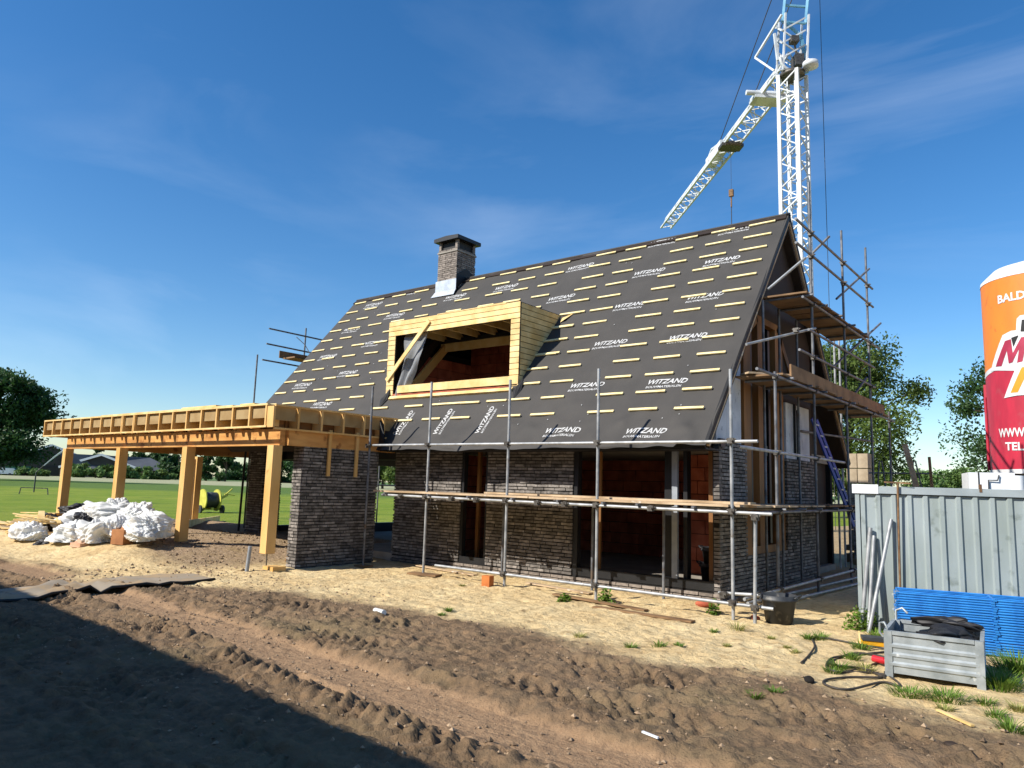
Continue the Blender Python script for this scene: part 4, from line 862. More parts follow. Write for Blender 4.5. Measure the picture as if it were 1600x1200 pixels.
m_ = MB(); m_.path([zp(-.02, .03, .36), zp(-.05, .03, .4), zp(-.045, .03, .49), zp(-.01, .03, .5), zp(.02, .03, .44)], .012, 8); m_.path([zp(.02, ZD - .02, .42), zp(.02, ZD, .52), zp(.08, ZD, .55), zp(.13, ZD - .01, .5)], .012, 8); m_.build('stacking_lug', m_zinc, zx)
def folded(name, c, rad, mat, label, cat, seed=0, n=11, amp=.2, sub=6, minz=None, group=None):
    """thin film crumpled round a soft volume: many random straight folds, so flat facets meet in sharp creases"""
    import bmesh
    bm = bmesh.new(); bmesh.ops.create_icosphere(bm, subdivisions=sub, radius=1); rr = random.Random(seed)
    co = np.array([v.co[:] for v in bm.verts]); wp = np.stack([.35 * np.sin(co[:, 1] * 2.1 + seed) + .15 * np.sin(co[:, 2] * 5.3), .3 * np.sin(co[:, 2] * 2.7 + seed * 2), .3 * np.sin(co[:, 0] * 2.3 + seed * 3)], -1)
    q = co + wp; k = np.zeros(len(co))
    for i in range(n):
        d = np.array([rr.gauss(0, 1) for _ in range(3)]); d /= np.linalg.norm(d); f = .45 * 1.32 ** i; a = amp * .84 ** i
        t_ = (q @ d) * f + rr.random(); k += a * (np.abs((t_ % 1) - .5) * 4 - 1) * (.4 + .6 * np.abs(np.sin(q @ d[[1, 2, 0]] * 1.7 + i)))
    p = co * (1 + k)[:, None] * np.array(rad); low = -rad[2] * .6; p[:, 2] = np.where(p[:, 2] < low, low + (p[:, 2] - low) * .15, p[:, 2])
    if minz is not None: p[:, 2] = np.maximum(p[:, 2], minz - c[2])
    for v, pp in zip(bm.verts, p): v.co = pp
    me = bpy.data.meshes.new(name); bm.to_mesh(me); bm.free(); me.polygons.foreach_set('use_smooth', np.ones(len(me.polygons), bool))
    o = link(name, me, None, tuple(c), mat); return tag(o, label, cat, group)
def crumple(name, c, rad, mat, label=None, cat=None, group=None, seed=0, ridge=.3, freq=2.2, sub=5, squash=None, fine=1., parent=None, knot=False, minz=None):
    import bmesh
    bm = bmesh.new(); bmesh.ops.create_icosphere(bm, subdivisions=sub, radius=1)
    o_ = Vector((seed * 7.1, seed * 3.3, seed * 1.7))
    for v in bm.verts:
        d = v.co.normalized(); q = d * freq + o_
        a = mn.noise(q * .7); r1 = 1 - abs(mn.noise(q + Vector((mn.noise(q * 1.6), mn.noise(q * 1.6 + Vector((9, 0, 0))), 0)) * .9)) * 2.4; r2_ = 1 - abs(mn.noise(q * 2.7)) * 2.2; r3 = (1 - abs(mn.noise(q * 6.1)) * 2) * fine
        k = 1 + .3 * a + ridge * (.55 * r1 + .28 * r2_ + .12 * r3 - .4)
        if knot and d.z > .75: k += (d.z - .75) * 2.2
        p = d * k; v.co = (p.x * rad[0], p.y * rad[1], p.z * rad[2])
        if v.co.z < -rad[2] * .55: v.co.z = -rad[2] * .55 + (v.co.z + rad[2] * .55) * .15
        if minz is not None and v.co.z + c[2] < minz: v.co.z = minz - c[2]
    me = bpy.data.meshes.new(name); bm.to_mesh(me); bm.free()
    for p in me.polygons: p.use_smooth = True
    loc = Vector(c) if not parent else Vector(c) - ORG[parent.name]
    o = link(name, me, parent, tuple(loc), mat); ORG[o.name] = Vector(c); return tag(o, label, cat, group)
folded('plastic_sheet', zp(.5, .4, .36), (.25, .33, .13), m_foil, 'crumpled black plastic sheet lying in the galvanised crate', 'plastic sheet', seed=3, amp=.24, n=6)
folded('plastic_sheet', zp(.52, .66, .46), (.24, .1, .07), m_foil, 'black plastic fold poking over the rear rim of the galvanised crate', 'plastic sheet', seed=6, amp=.3, n=5)

# bucket(s)
def bucket(x, y, z0, label, rt=.235, rb=.165, h=.37):
    t_ = thing('mortar_bucket', (x, y, z0), label, 'bucket')
    MB().lathe((x, y, z0), [(0, .005), (rb, 0), (rb + (rt - rb) * .78, h * .8), (rt + .012, h * .82), (rt + .012, h * .88), (rt, h * .9), (rt + .004, h), (rt - .01, h), (rb + .01, .03), (0, .02)], 36).build('body', m_blk, t_)
    for s_ in (-1, 1): MB().path([(x + s_ * (rt + .0), y - .07, z0 + h * .93), (x + s_ * (rt + .04), y - .06, z0 + h * 1.02), (x + s_ * (rt + .04), y + .06, z0 + h * 1.02), (x + s_ * rt, y + .07, z0 + h * .93)], .013, 8).build('handle', m_blk, t_)
    return t_
bucket(-3.5, 10.22, hz(-3.5, 10.22), 'black mortar bucket on the sand behind the corner scaffold standards')
bucket(-5.35, 12.3, .155, 'lower black bucket standing on the floor inside the corner window', .2, .15, .34); bucket(-5.32, 12.32, .42, 'upper black bucket nested on another inside the corner window', .2, .15, .34)

# brick by scaffold, rubble
pz = gp(761, 916); MB().box(pz.x - .1, pz.x + .07, pz.y - .03, pz.y + .09, pz.z - .01, pz.z + .17).build('terracotta_block', M('orange_block', 'c4763c', 'a85e2c', .8, 5, bump=.2), None, 'orange terracotta block standing on the sand beside the front scaffold', 'block')
def rubble(px, py, r_, mat, label, cat, name='brick_piece', sq=.6, seed=1):
    p = gp(px, py); crumple(name, (p.x, p.y, p.z + r_ * .3), (r_, r_ * .8, r_ * sq), mat, label, cat, seed=seed, ridge=.2, freq=1.2, sub=3)
rubble(1100, 948, .12, m_terra, 'broken reddish brick lump by the weed left of the corner standard', 'brick lump', seed=4)
rubble(1264, 1065, .045, m_mortar, 'dark fist-sized clod where sand meets soil left of the cable coil', 'clod', 'earth_clod', .8, 6)
rubble(1487, 1163, .05, m_gfelt, 'small dark stick-like clod in the soil at lower right', 'clod', 'earth_clod', .5, 8)
rubble(1180, 968, .06, m_terra, 'small reddish brick crumb at the foot of the short corner standard', 'brick lump', seed=9)
p = gp(592, 958); mb = MB(); mb.tube(p + Vector((-.13, .05, .03)), p + Vector((.12, -.02, .04)), .035, 10); mb.build('plastic_bottle', m_bag, None, 'crushed pale plastic bottle lying where sand meets the brown track', 'bottle')
p = gp(1016, 1155); MB().bar(p + Vector((-.07, .02, .012)), p + Vector((.07, -.02, .012)), .016, .012).build('white_stick', m_vinyl, None, 'short white stick lying in the brown wheel track', 'stick')
a_, b_ = gp(1465, 1113), gp(1520, 1137); MB().bar(a_ + Vector((0, 0, .015)), b_ + Vector((0, 0, .015)), .03, .015).build('pale_lath', m_pine, None, 'thin pale wooden lath lying below the galvanised crate', 'lath')

# cable, plug, broom
def cab(pts, label, r_=.011, zz=.012):
    P = [gp(*q) + Vector((0, 0, zz)) for q in pts]; out = []
    for i in range(len(P) - 1):
        p0, p1, p2, p3 = P[max(i - 1, 0)], P[i], P[i + 1], P[min(i + 2, len(P) - 1)]
        for k in range(8):
            t_ = k / 8; out.append(.5 * ((2 * p1) + (-p0 + p2) * t_ + (2 * p0 - 5 * p1 + 4 * p2 - p3) * t_ ** 2 + (-p0 + 3 * p1 - 3 * p2 + p3) * t_ ** 3))
    out.append(P[-1]); MB().path(out, r_, 8).build('electric_cable', m_cable, None, label, 'cable')
cab([(1252, 1038), (1262, 1028), (1273, 1014), (1270, 1000), (1290, 1000), (1340, 1008), (1385, 1018)], 'black cable snaking from the sand towards the galvanised crate')
cab([(1384, 1020), (1330, 1026), (1300, 1030), (1292, 1045), (1320, 1052), (1368, 1040), (1388, 1030), (1340, 1022), (1310, 1030), (1300, 1040), (1350, 1048), (1383, 1062)], 'upper tangle of black cable beside the red plug')
cab([(1383, 1052), (1378, 1062), (1330, 1060), (1292, 1064), (1290, 1072), (1325, 1079), (1378, 1068), (1405, 1074), (1398, 1064), (1372, 1054), (1322, 1052)], 'lowest loop of black cable left of the galvanised crate')
p = gp(1373, 1040); MB().tube(p + Vector((-.06, .05, .05)), p + Vector((.06, -.0, .05)), .035, 12).tube(p + Vector((.05, 0, .05)), p + Vector((.09, -.02, .05)), .028, 10).build('red_plug', m_red, None, 'red industrial plug on the cable beside the galvanised crate', 'plug')
bm_ = thing('hand_broom', tuple(gp(1362, 1012)), 'yellow and black broom head lying left of the galvanised crate', 'broom'); p = gp(1364, 1012)
MB().obox(p + Vector((0, 0, .03)), Vector((.12, .03, 0)), Vector((-.02, .05, 0)), Vector((0, 0, .025))).build('head', m_yel, bm_)
MB().obox(p + Vector((0, .02, .075)), Vector((.12, .03, 0)), Vector((-.03, .08, 0)), Vector((0, 0, .02))).build('bristles', m_blk, bm_)
MB().bar(p + Vector((-.13, -.03, .02)), p + Vector((-.2, .22, .09)), .02, .03).build('edge_strip', m_pine, bm_)

# mat with black edge on the left
mp_ = [(0, 940), (60, 935), (140, 929), (210, 924), (285, 914), (352, 905)]; mt = [(0, 924), (60, 921), (130, 915), (190, 905), (250, 899), (318, 897)]
mb = MB(); A_ = [gp(*q) for q in mp_]; B_ = [gp(*q) for q in mt]; A_[0] = gp(-90, 950); B_[0] = gp(-90, 930)
nn_ = 12; vs = []
for i in range(len(A_) - 1):
    for k in range(4):
        t_ = k / 4; a_, b_ = A_[i].lerp(A_[i + 1], t_), B_[i].lerp(B_[i + 1], t_)
        for j in range(nn_): q = a_.lerp(b_, j / (nn_ - 1)); vs.append((q.x, q.y, max(hz(q.x + ax_, q.y + ay_) for ax_ in (-.25, 0, .25) for ay_ in (-.25, 0, .25)) + .01 + .008 * mn.noise((q.x * 2, q.y * 2, 1))))
m2 = len(vs) // nn_; mb.add(vs, [(i * nn_ + j, (i + 1) * nn_ + j, (i + 1) * nn_ + j + 1, i * nn_ + j + 1) for i in range(m2 - 1) for j in range(nn_ - 1)], True)
mat_o = mb.build('ground_mat', M('dusty_sheet', '9a8e7c', '8a7c66', .9, 2, bump=.3, dirt=('a88f6c', 2, .5)), None, 'dusty grey sheet lying on the track with a black front edge', 'ground sheet')
MB().path([Vector(vs[i * nn_]) + Vector((0, -.01, 0)) for i in range(m2)], .022, 8).build('edge_roll', m_feltd, mat_o)

# ---------------------------------------------------------------- waste heap
def on(x, y, z=0.): return (x, y, hz(x, y) + z)
BAG = [(40, 850, .62, .5, .42, 0), (128, 848, .5, .45, .3, 0), (180, 838, .6, .45, .36, 0), (232, 836, .5, .4, .28, 0)]
def bag(px, py, rx, rz_, label, dy=0., dz=0., ry=None, seed=0):
    p = gp(px, py); p.y += dy; p.x -= dy * .3; c = (p.x, p.y + .15, p.z + rz_ * .5 + dz); crumple('plastic_bag', c, (rx, ry or rx * .75, rz_), m_bag, label, 'plastic bag', seed=seed, ridge=.42, freq=1.9, sub=5)
def bagat(px, py, Y, rx, ry, rz_, label, seed):   # centre seen at px, py standing at depth Y
    p = at(px, py, 1, Y); folded('plastic_bag', tuple(p), (rx, ry, rz_), m_bag, label, 'plastic bag', seed=seed, minz=hz(p[0], Y) + .01)
bagat(46, 842, 6.6, .4, .34, .34, 'large white waste bag at the left front of the heap', 11)
bagat(112, 840, 6.9, .5, .36, .3, 'white plastic bag at the front of the heap left of centre', 12)
bagat(150, 838, 7.1, .55, .4, .34, 'white crumpled film at the front centre of the heap', 13)
bagat(132, 818, 7.7, .7, .5, .36, 'large heap of white film behind the centre bags', 16)
bagat(178, 810, 7.9, .72, .5, .36, 'white film forming the top of the heap', 17)
bagat(184, 790, 8.0, .24, .2, .2, 'small white bag tied on the very top of the heap', 18)
bagat(214, 812, 7.8, .6, .45, .32, 'white film sloping down the right side of the heap', 19)
bagat(186, 828, 7.3, .4, .3, .26, 'white film bag just left of the brown carton', 14)
bagat(233, 826, 7.6, .42, .35, .3, 'white bag at the far right end of the heap', 15)
bagat(222, 838, 7.3, .3, .25, .15, 'small greyish white bag low to the right of the brown carton', 20)
for i, (px, py, Y_, rx, rz_, lb) in enumerate([(78, 822, 7.5, .5, .26, 'crumpled black foil bag left of centre in the heap'), (118, 797, 8.2, .4, .14, 'black foil lying across the top left of the heap'), (130, 812, 7.0, .2, .12, 'small black printed wrap on the white film'), (66, 850, 6.5, .16, .08, 'small black scrap beside the left white bag')]):
    folded('black_foil', tuple(at(px, py, 1, Y_)), (rx, rx * .7, rz_), m_foil, lb, 'black foil', seed=30 + i, amp=.26, sub=5)
def carton(px, py, w, d, h, rot, mat, label, dy=0):
    p = gp(px, py); p.y += dy; c_, s_ = math.cos(rot), math.sin(rot); MB().obox(p + Vector((0, 0, h / 2)), Vector((c_, s_, 0)) * w / 2, Vector((-s_, c_, 0)) * d / 2, Vector((0, 0, h / 2))).obox(p + Vector((0, -.02, h)), Vector((c_, s_, 0)) * w / 2, Vector((0, .1, .08)), Vector((0, 0, .003))).build('cardboard_box', mat, None, label, 'carton')
carton(198, 850, .34, .26, .3, .3, m_card, 'brown cardboard box at the front right of the waste heap', -.1)
carton(80, 850, .4, .2, .2, .1, m_cardp, 'pale pinkish cardboard box between the two front white bags', .55)

lb_ = 'pale offcut of batten in the loose pile left of the white bags'
for i in range(60):
    px = rnd.uniform(-20, 92); Y_ = rnd.uniform(6.9, 7.7); top = 842 - max(0, px + 5) * .62; py = rnd.uniform(max(top, 800), 850 if px < 24 else max(top, 800) + 20); c_ = Vector(at(px, py, 1, Y_)); L_ = rnd.uniform(.5, 1.2); a_ = rnd.uniform(-.5, .9)
    c_.z = max(c_.z, hz(c_.x, c_.y) + .03); d_ = Vector((math.cos(a_), math.sin(a_), rnd.uniform(-.2, .2))) * L_ / 2
    MB().bar(c_ - d_, c_ + d_, rnd.choice((.05, .08, .13)), .024).build('timber_offcut', m_pine, None, lb_, 'offcut', 'timber offcuts beside the waste bags')
for i in range(3):
    c_ = Vector(at(66, 801 + i * 3, 1, 8.05)); MB().bar(c_ - Vector((.85, .2, .03)), c_ + Vector((.85, .1, .02 - .03 * i)), .1, .022).build('timber_offcut', m_pine, None, 'long pale board end lying on top of the offcuts by the leftmost post', 'offcut', 'long board ends on top of the offcut pile')
for k_, (px, rx, rz_, lb) in enumerate(((50, .6, .12, 'tan rubbish mass under the timber offcuts'), (140, 1.6, .3, 'tan rubbish mass under the white bags'))):
    p = at(px, 840, 1, 7.9); crumple('rubbish_mound', (p[0], 7.9, hz(p[0], 7.9) + .05), (rx, .5, rz_), m_panel, lb, 'rubbish', seed=41 + k_, ridge=.25)

# ---------------------------------------------------------------- weeds and grass tufts
m_weed = M('weed_green', '6f8a2e', '4f6f22', .6, 20, isl=.25, trans=.25); m_dryg = M('dry_grass', 'a09a58', '7d8240', .7, 20, isl=.25, trans=.2)
def tuft(px, py, r_, h, nb, name, label, cat, mat, broad=False, grp=None, seed=0, xy=None):
    rr = random.Random(seed); p = gp(px, py) if xy is None else Vector(on(*xy)); mb = MB()
    nb = nb * (5 if broad else 2)
    for i in range(nb):
        if broad:
            v3 = Vector((rr.gauss(0, 1), rr.gauss(0, 1), abs(rr.gauss(0, 1)))).normalized(); rad_ = rr.random() ** .5; c_ = p + Vector((v3.x * r_ * .8, v3.y * r_ * .8, v3.z * h)) * rad_; u_ = Vector((rr.gauss(0, 1), rr.gauss(0, 1), rr.gauss(0, .4))).normalized(); w_ = u_.cross(Vector((rr.gauss(0, .5), rr.gauss(0, .5), 1))).normalized(); l = rr.uniform(.018, .04)
            mb.add([c_ - u_ * l, c_ - w_ * l * .5, c_ + u_ * l, c_ + w_ * l * .5], [(0, 1, 2, 3)])
            if i % 4 == 0: mb.add([p, p + Vector((.004, 0, 0)), c_], [(0, 1, 2)])
            continue
        a = rr.uniform(0, 6.283); q = p + Vector((math.cos(a), math.sin(a), 0)) * r_ * rr.random() ** .6 * .6; q.z = hz(q.x, q.y) - .01 if r_ > .12 else p.z - .01
        l = h * rr.uniform(.4, 1); out = Vector((math.cos(a), math.sin(a), 0)) * l * rr.uniform(.3, 1.1); w = (.007 if not broad else .035) * rr.uniform(.6, 1.3); sd_ = Vector((-math.sin(a), math.cos(a), 0)) * w / 2
        pts = []
        for k, t_ in enumerate((0, .4, .75, 1)):
            c_ = q + out * t_ ** 1.5 + Vector((0, 0, l * (t_ - .35 * t_ * t_))); ww = ((.7, 1, .7, .05) if not broad else (.25, 1, .9, .05))[k]; pts += [c_ - sd_ * ww, c_ + sd_ * ww]
        mb.add(pts, [(0, 1, 3, 2), (2, 3, 5, 4), (4, 5, 7, 6)])
    mb.build(name, mat, None, label, cat, grp)
tuft(882, 940, .14, .12, 40, 'weed', 'low green weed left of the middle front standard foot', 'weed', m_weed, seed=1, broad=True)
tuft(947, 942, .16, .24, 46, 'weed', 'leafy green weed right of the middle front standard foot', 'weed', m_weed, True, seed=2)
tuft(1115, 960, .12, .22, 34, 'weed', 'leafy weed growing over the brick lump', 'weed', m_weed, True, seed=3)
tuft(1152, 985, .16, .18, 40, 'weed', 'straggly weed at the foot of the corner standard', 'weed', m_dryg, False, seed=4)
tuft(1030, 1009, .13, .1, 50, 'grass_tuft', 'bright grass tuft on the sand right of centre', 'grass tuft', m_weed, seed=5)
tuft(1348, 984, .3, .3, 110, 'weed', 'dense leafy weeds at the foot of the leaning tubes', 'weed', m_weed, True, seed=6)
tuft(1375, 975, .2, .25, 60, 'weed', 'weeds against the container behind the crate', 'weed', m_weed, True, seed=7)
tuft(1420, 1085, .28, .12, 120, 'grass_tuft', 'grass tuft along the front foot of the crate', 'grass tuft', m_weed, seed=8)
tuft(1478, 1092, .3, .13, 160, 'grass_tuft', 'wide grass tuft in front of the crate', 'grass tuft', m_weed, seed=9)
tuft(1562, 1075, .3, .24, 220, 'grass_tuft', 'long grass at the right end of the crate', 'grass tuft', m_weed, seed=10)
tuft(1592, 1050, .4, .3, 260, 'grass_tuft', 'long grass under the blue frames at the right edge', 'grass tuft', m_weed, seed=11)
gl = 'scattered small grass tuft growing in the sand'
T_ = [(905, 996, .1), (985, 1012, .1), (1060, 1010, .08), (1205, 998, .07), (1262, 998, .12), (1282, 1000, .14), (1243, 1020, .08), (1310, 1045, .16), (1330, 1030, .14), (1352, 1050, .14), (1345, 1015, .16), (1368, 995, .16), (1475, 1110, .1), (1555, 1120, .12), (1580, 1142, .16), (722, 915, .08), (1395, 965, .12), (1300, 1052, .12), (1230, 1012, .06), (1115, 990, .08), (1540, 1100, .12), (1592, 1110, .12), (700, 955, .1), (690, 962, .08), (1135, 1010, .07), (1180, 1085, .1), (1210, 1088, .1)]
for i, (x, y, r_) in enumerate(T_): tuft(x, y, r_, r_ * .95, int(30 + 260 * r_), 'grass_tuft', gl, 'grass tuft', m_weed if i % 3 else m_dryg, seed=20 + i, grp='small grass tufts in the sand')
# pebbles and clods: nobody could count them
mb = MB(); rr = random.Random(5)
for i in range(6500):
    x, y = (rr.uniform(-9, -.5), rr.uniform(2.6, 9.5)) if i % 2 else ((rr.uniform(-19, -12), rr.uniform(6.6, 11)) if i % 4 else (rr.uniform(-14, -8), rr.uniform(3, 8)))
    r_ = rr.choice((.006, .008, .012, .02)) * rr.uniform(.6, 1.3) * (1.5 if x < -12 else 1); z = hz(x, y) if i < 0 else None
    mb_ = (x, y, r_); mb.v.append(mb_)
cl = np.array(mb.v); ms_, _m = masks(cl[:, 0], cl[:, 1]); cl = cl[(ms_ < .5) | (np.arange(len(cl)) % 4 == 0)]; zz = hfun(cl[:, 0], cl[:, 1]); mb = MB()
oct_ = [(1, 0, 0), (0, 1, 0), (-1, 0, 0), (0, -1, 0), (0, 0, 1), (0, 0, -1)]; of = [(0, 1, 4), (1, 2, 4), (2, 3, 4), (3, 0, 4), (1, 0, 5), (2, 1, 5), (3, 2, 5), (0, 3, 5)]
for (x, y, r_), z in zip(cl, zz):
    s_ = [rr.uniform(.6, 1.3) for _ in range(3)]; a = rr.uniform(0, 3)
    mb.add([(x + r_ * s_[0] * (v[0] * math.cos(a) - v[1] * math.sin(a)), y + r_ * s_[1] * (v[0] * math.sin(a) + v[1] * math.cos(a)), z + r_ * .3 + r_ * s_[2] * .8 * v[2]) for v in oct_], of)
mb.build('pebbles', M('pebble', 'a08a70', '6f5c48', .9, 3, isl=.35), None, 'small clods, pebbles and crumbs scattered over the sand and soil', 'pebbles', kind='stuff')

# ---------------------------------------------------------------- silo
r = ray(1548, 735) / FPX; SD = 17.; Lft = Vector(CAMP + r * SD); fw = Vector((Lft.x, Lft.y, 0)).normalized(); rt_ = Vector((fw.y, -fw.x, 0)); RS = 1.22
SC = Vector((Lft.x, Lft.y, 0)) + rt_ * RS * 1.0 + fw * .07; SZ0, SZ1 = 2.38, 6.72
silo = thing('mortar_silo', (SC.x, SC.y, 0), 'tall orange and red mortar silo with white lettering above the container', 'silo')
m_or = M('silo_orange', 'e0802c', 'd8782c', .55, 5, (1, 1, .25), .12, 9, dirt=('b8622c', 4, .6)); m_rd = M('silo_red', 'bb2c42', 'a4283c', .55, 5, (1, 1, .25), .12, 9, dirt=('a4404a', 4, .6)); m_wh = M('silo_white', 'dcdcdc', 'c8c8c8', .5, 3); m_org = M('silo_logo_orange', 'e0982e', 'd08a26', .5, 3); m_mag = M('silo_logo_red', 'a8344e', '94283f', .5, 3)
def sp(th, z, o=0.):  # th: arc length from the left limb, increasing to the right across the front
    a0 = math.atan2(-rt_.y, -rt_.x); a = a0 + th / RS; return Vector((SC.x + (RS + o) * math.cos(a), SC.y + (RS + o) * math.sin(a), z))
if (sp(.3, 3) - Vector(CAMP)).length > (sp(-.3, 3) - Vector(CAMP)).length:
    def sp(th, z, o=0.): a0 = math.atan2(-rt_.y, -rt_.x); a = a0 - th / RS; return Vector((SC.x + (RS + o) * math.cos(a), SC.y + (RS + o) * math.sin(a), z))
def band(fz0, fz1, mat, name, o=0.):
    n = 96; vs = []; 
    for i in range(n): th = i * 2 * math.pi * RS / n; vs += [sp(th, fz0(th), o), sp(th, fz1(th), o)]
    return MB().add(vs, [(2 * i, 2 * ((i + 1) % n), 2 * ((i + 1) % n) + 1, 2 * i + 1) for i in range(n)], True).build(name, mat, silo)
zc = lambda th: 4.55 + .32 * math.sin(min(th, 2.4) / 2.4 * 1.3) 
body = band(lambda t: SZ0, zc, m_rd, 'red_shell'); band(zc, lambda t: SZ1, m_or, 'orange_shell'); band(lambda t: zc(t) - .05, lambda t: zc(t) + .06, m_wh, 'white_stripe', .006); band(lambda t: SZ0 - .08, lambda t: SZ0 + .015, m_wh, 'bottom_ring', .012)
MB().lathe((SC.x, SC.y, SZ1), [(RS + .01, -.03), (RS, .05), (RS * .8, .3), (RS * .4, .46), (0, .5)], 48).build('domed_top', m_wh, silo)
MB().lathe((SC.x, SC.y, .6), [(.2, 0), (RS - .02, SZ0 - .66)], 48).build('cone', m_dtube, silo)
for a in (.6, 2.2, 3.8, 5.4): MB().tube((SC.x + 1.05 * math.cos(a), SC.y + 1.05 * math.sin(a), 0), (SC.x + 1.1 * math.cos(a), SC.y + 1.1 * math.sin(a), SZ0), .07, 10).build('leg', m_wh, silo)
def wrap(T, th0, z0, w, h, mat, name='lettering', o=.012, parent=None, slope=0.):
    v, fs = fit(T, 0, w, 0, h); mb = MB(); mb.add([sp(th0 + q[0], z0 + q[1] + slope * q[0], o) for q in v], fs); return mb.build(name, mat, parent or silo)
def s_at(px, py):  # arc length and height of the silo surface hit by a photo point
    r = ray(px, py); o = np.array([CAMP[0] - SC.x, CAMP[1] - SC.y]); d = r[:2]; A = d @ d; B_ = 2 * (o @ d); Cc = o @ o - RS ** 2; D_ = max(B_ * B_ - 4 * A * Cc, 0); t_ = (-B_ - math.sqrt(D_)) / (2 * A); P = CAMP + r * t_
    best = min(((sp(th, P[2]) - Vector(P)).length, th) for th in np.linspace(-.2, 2.6, 500)); return best[1], P[2]
def shape(pts, mat, name, o):
    q = [s_at(*p) for p in pts]; ths = [a for a, b_ in q]
    import bmesh
    bm = bmesh.new(); vs = [bm.verts.new((a, b_, 0)) for a, b_ in q]; f_ = bm.faces.new(vs); bmesh.ops.triangulate(bm, faces=[f_]); bmesh.ops.subdivide_edges(bm, edges=bm.edges[:], cuts=3, use_grid_fill=True)
    me_v = [sp(v.co.x, v.co.y, o) for v in bm.verts]; fs = [tuple(v.index for v in f.verts) for f in bm.faces]
    bm.verts.index_update(); fs = [tuple(v.index for v in f.verts) for f in bm.faces]; bm.free()
    return MB().add(me_v, fs).build(name, mat, silo)
def wordpx(body, x0, yb, x1, yt, yb1):
    a = s_at(x0, yb); b_ = s_at(x1, yb1); c_ = s_at(x0, yt); T = text_verts(body, 1, .03); wrap(T, a[0], a[1], b_[0] - a[0], c_[1] - a[1], m_wh, slope=(b_[1] - a[1]) / (b_[0] - a[0]))
wordpx('BALD', 1560, 475, 1603, 462, 466); wordpx('WWW.', 1562, 684, 1605, 670, 682); wordpx('TEL.', 1572, 704, 1604, 691, 704)
shape([(1549, 580), (1567, 524), (1580, 517), (1588, 516), (1589, 498), (1594, 493), (1612, 490), (1612, 580), (1560, 579)], m_wh, 'logo_outline', .013)
shape([(1570, 622), (1592, 565), (1620, 562), (1620, 616), (1590, 618)], m_wh, 'logo_outline', .016)
shape([(1580, 614), (1597, 574), (1620, 571), (1620, 588), (1602, 590), (1591, 613)], m_org, 'logo_mark', .019)
shape([(1557, 573), (1571, 533), (1580, 530), (1583, 552), (1596, 527), (1606, 526), (1598, 565), (1590, 567), (1593, 545), (1583, 566), (1577, 568), (1574, 548), (1566, 572)], m_mag, 'logo_letter', .019)
shape([(1581, 528), (1592, 524), (1584, 542)], m_feltd, 'logo_mark', .022)
shape([(1595, 518), (1597, 500), (1612, 498), (1612, 518)], m_feltd, 'logo_mark', .022)
mb = MB(); q = sp(-.1, 4.2); mb.obox(q, (.05, 0, 0), (0, .05, 0), (0, 0, .2)); mb.tube(sp(-.05, 4.1, .03), sp(-.05, 2.4, .03), .03, 8); mb.build('side_valve', m_rd, silo)
wb = thing('white_tank', (-1.6, 14.6, 0), 'white plastic tank with black frame lines behind the container roof', 'tank')
MB().obox((-1.48, 14.3, 1.7), (.3, .07, 0), (-.1, .4, 0), (0, 0, .44)).build('tank_body', m_vinyl, wb)
MB().path([(-1.42, 13.86, 1.88), (-1.42, 13.86, 2.02), (-1.3, 13.88, 2.02), (-1.28, 13.9, 2.1)], .012, 6).tube((-1.55, 13.86, 1.8), (-1.55, 13.86, 2.14), .012, 6).build('frame_tube', m_blk, wb)
MB().tube((-1.05, 14.0, 1.5), (-1.05, 14.0, 2.1), .09, 14).build('white_pipe', m_vinyl, None, 'white upright pipe behind the container under the silo', 'pipe')

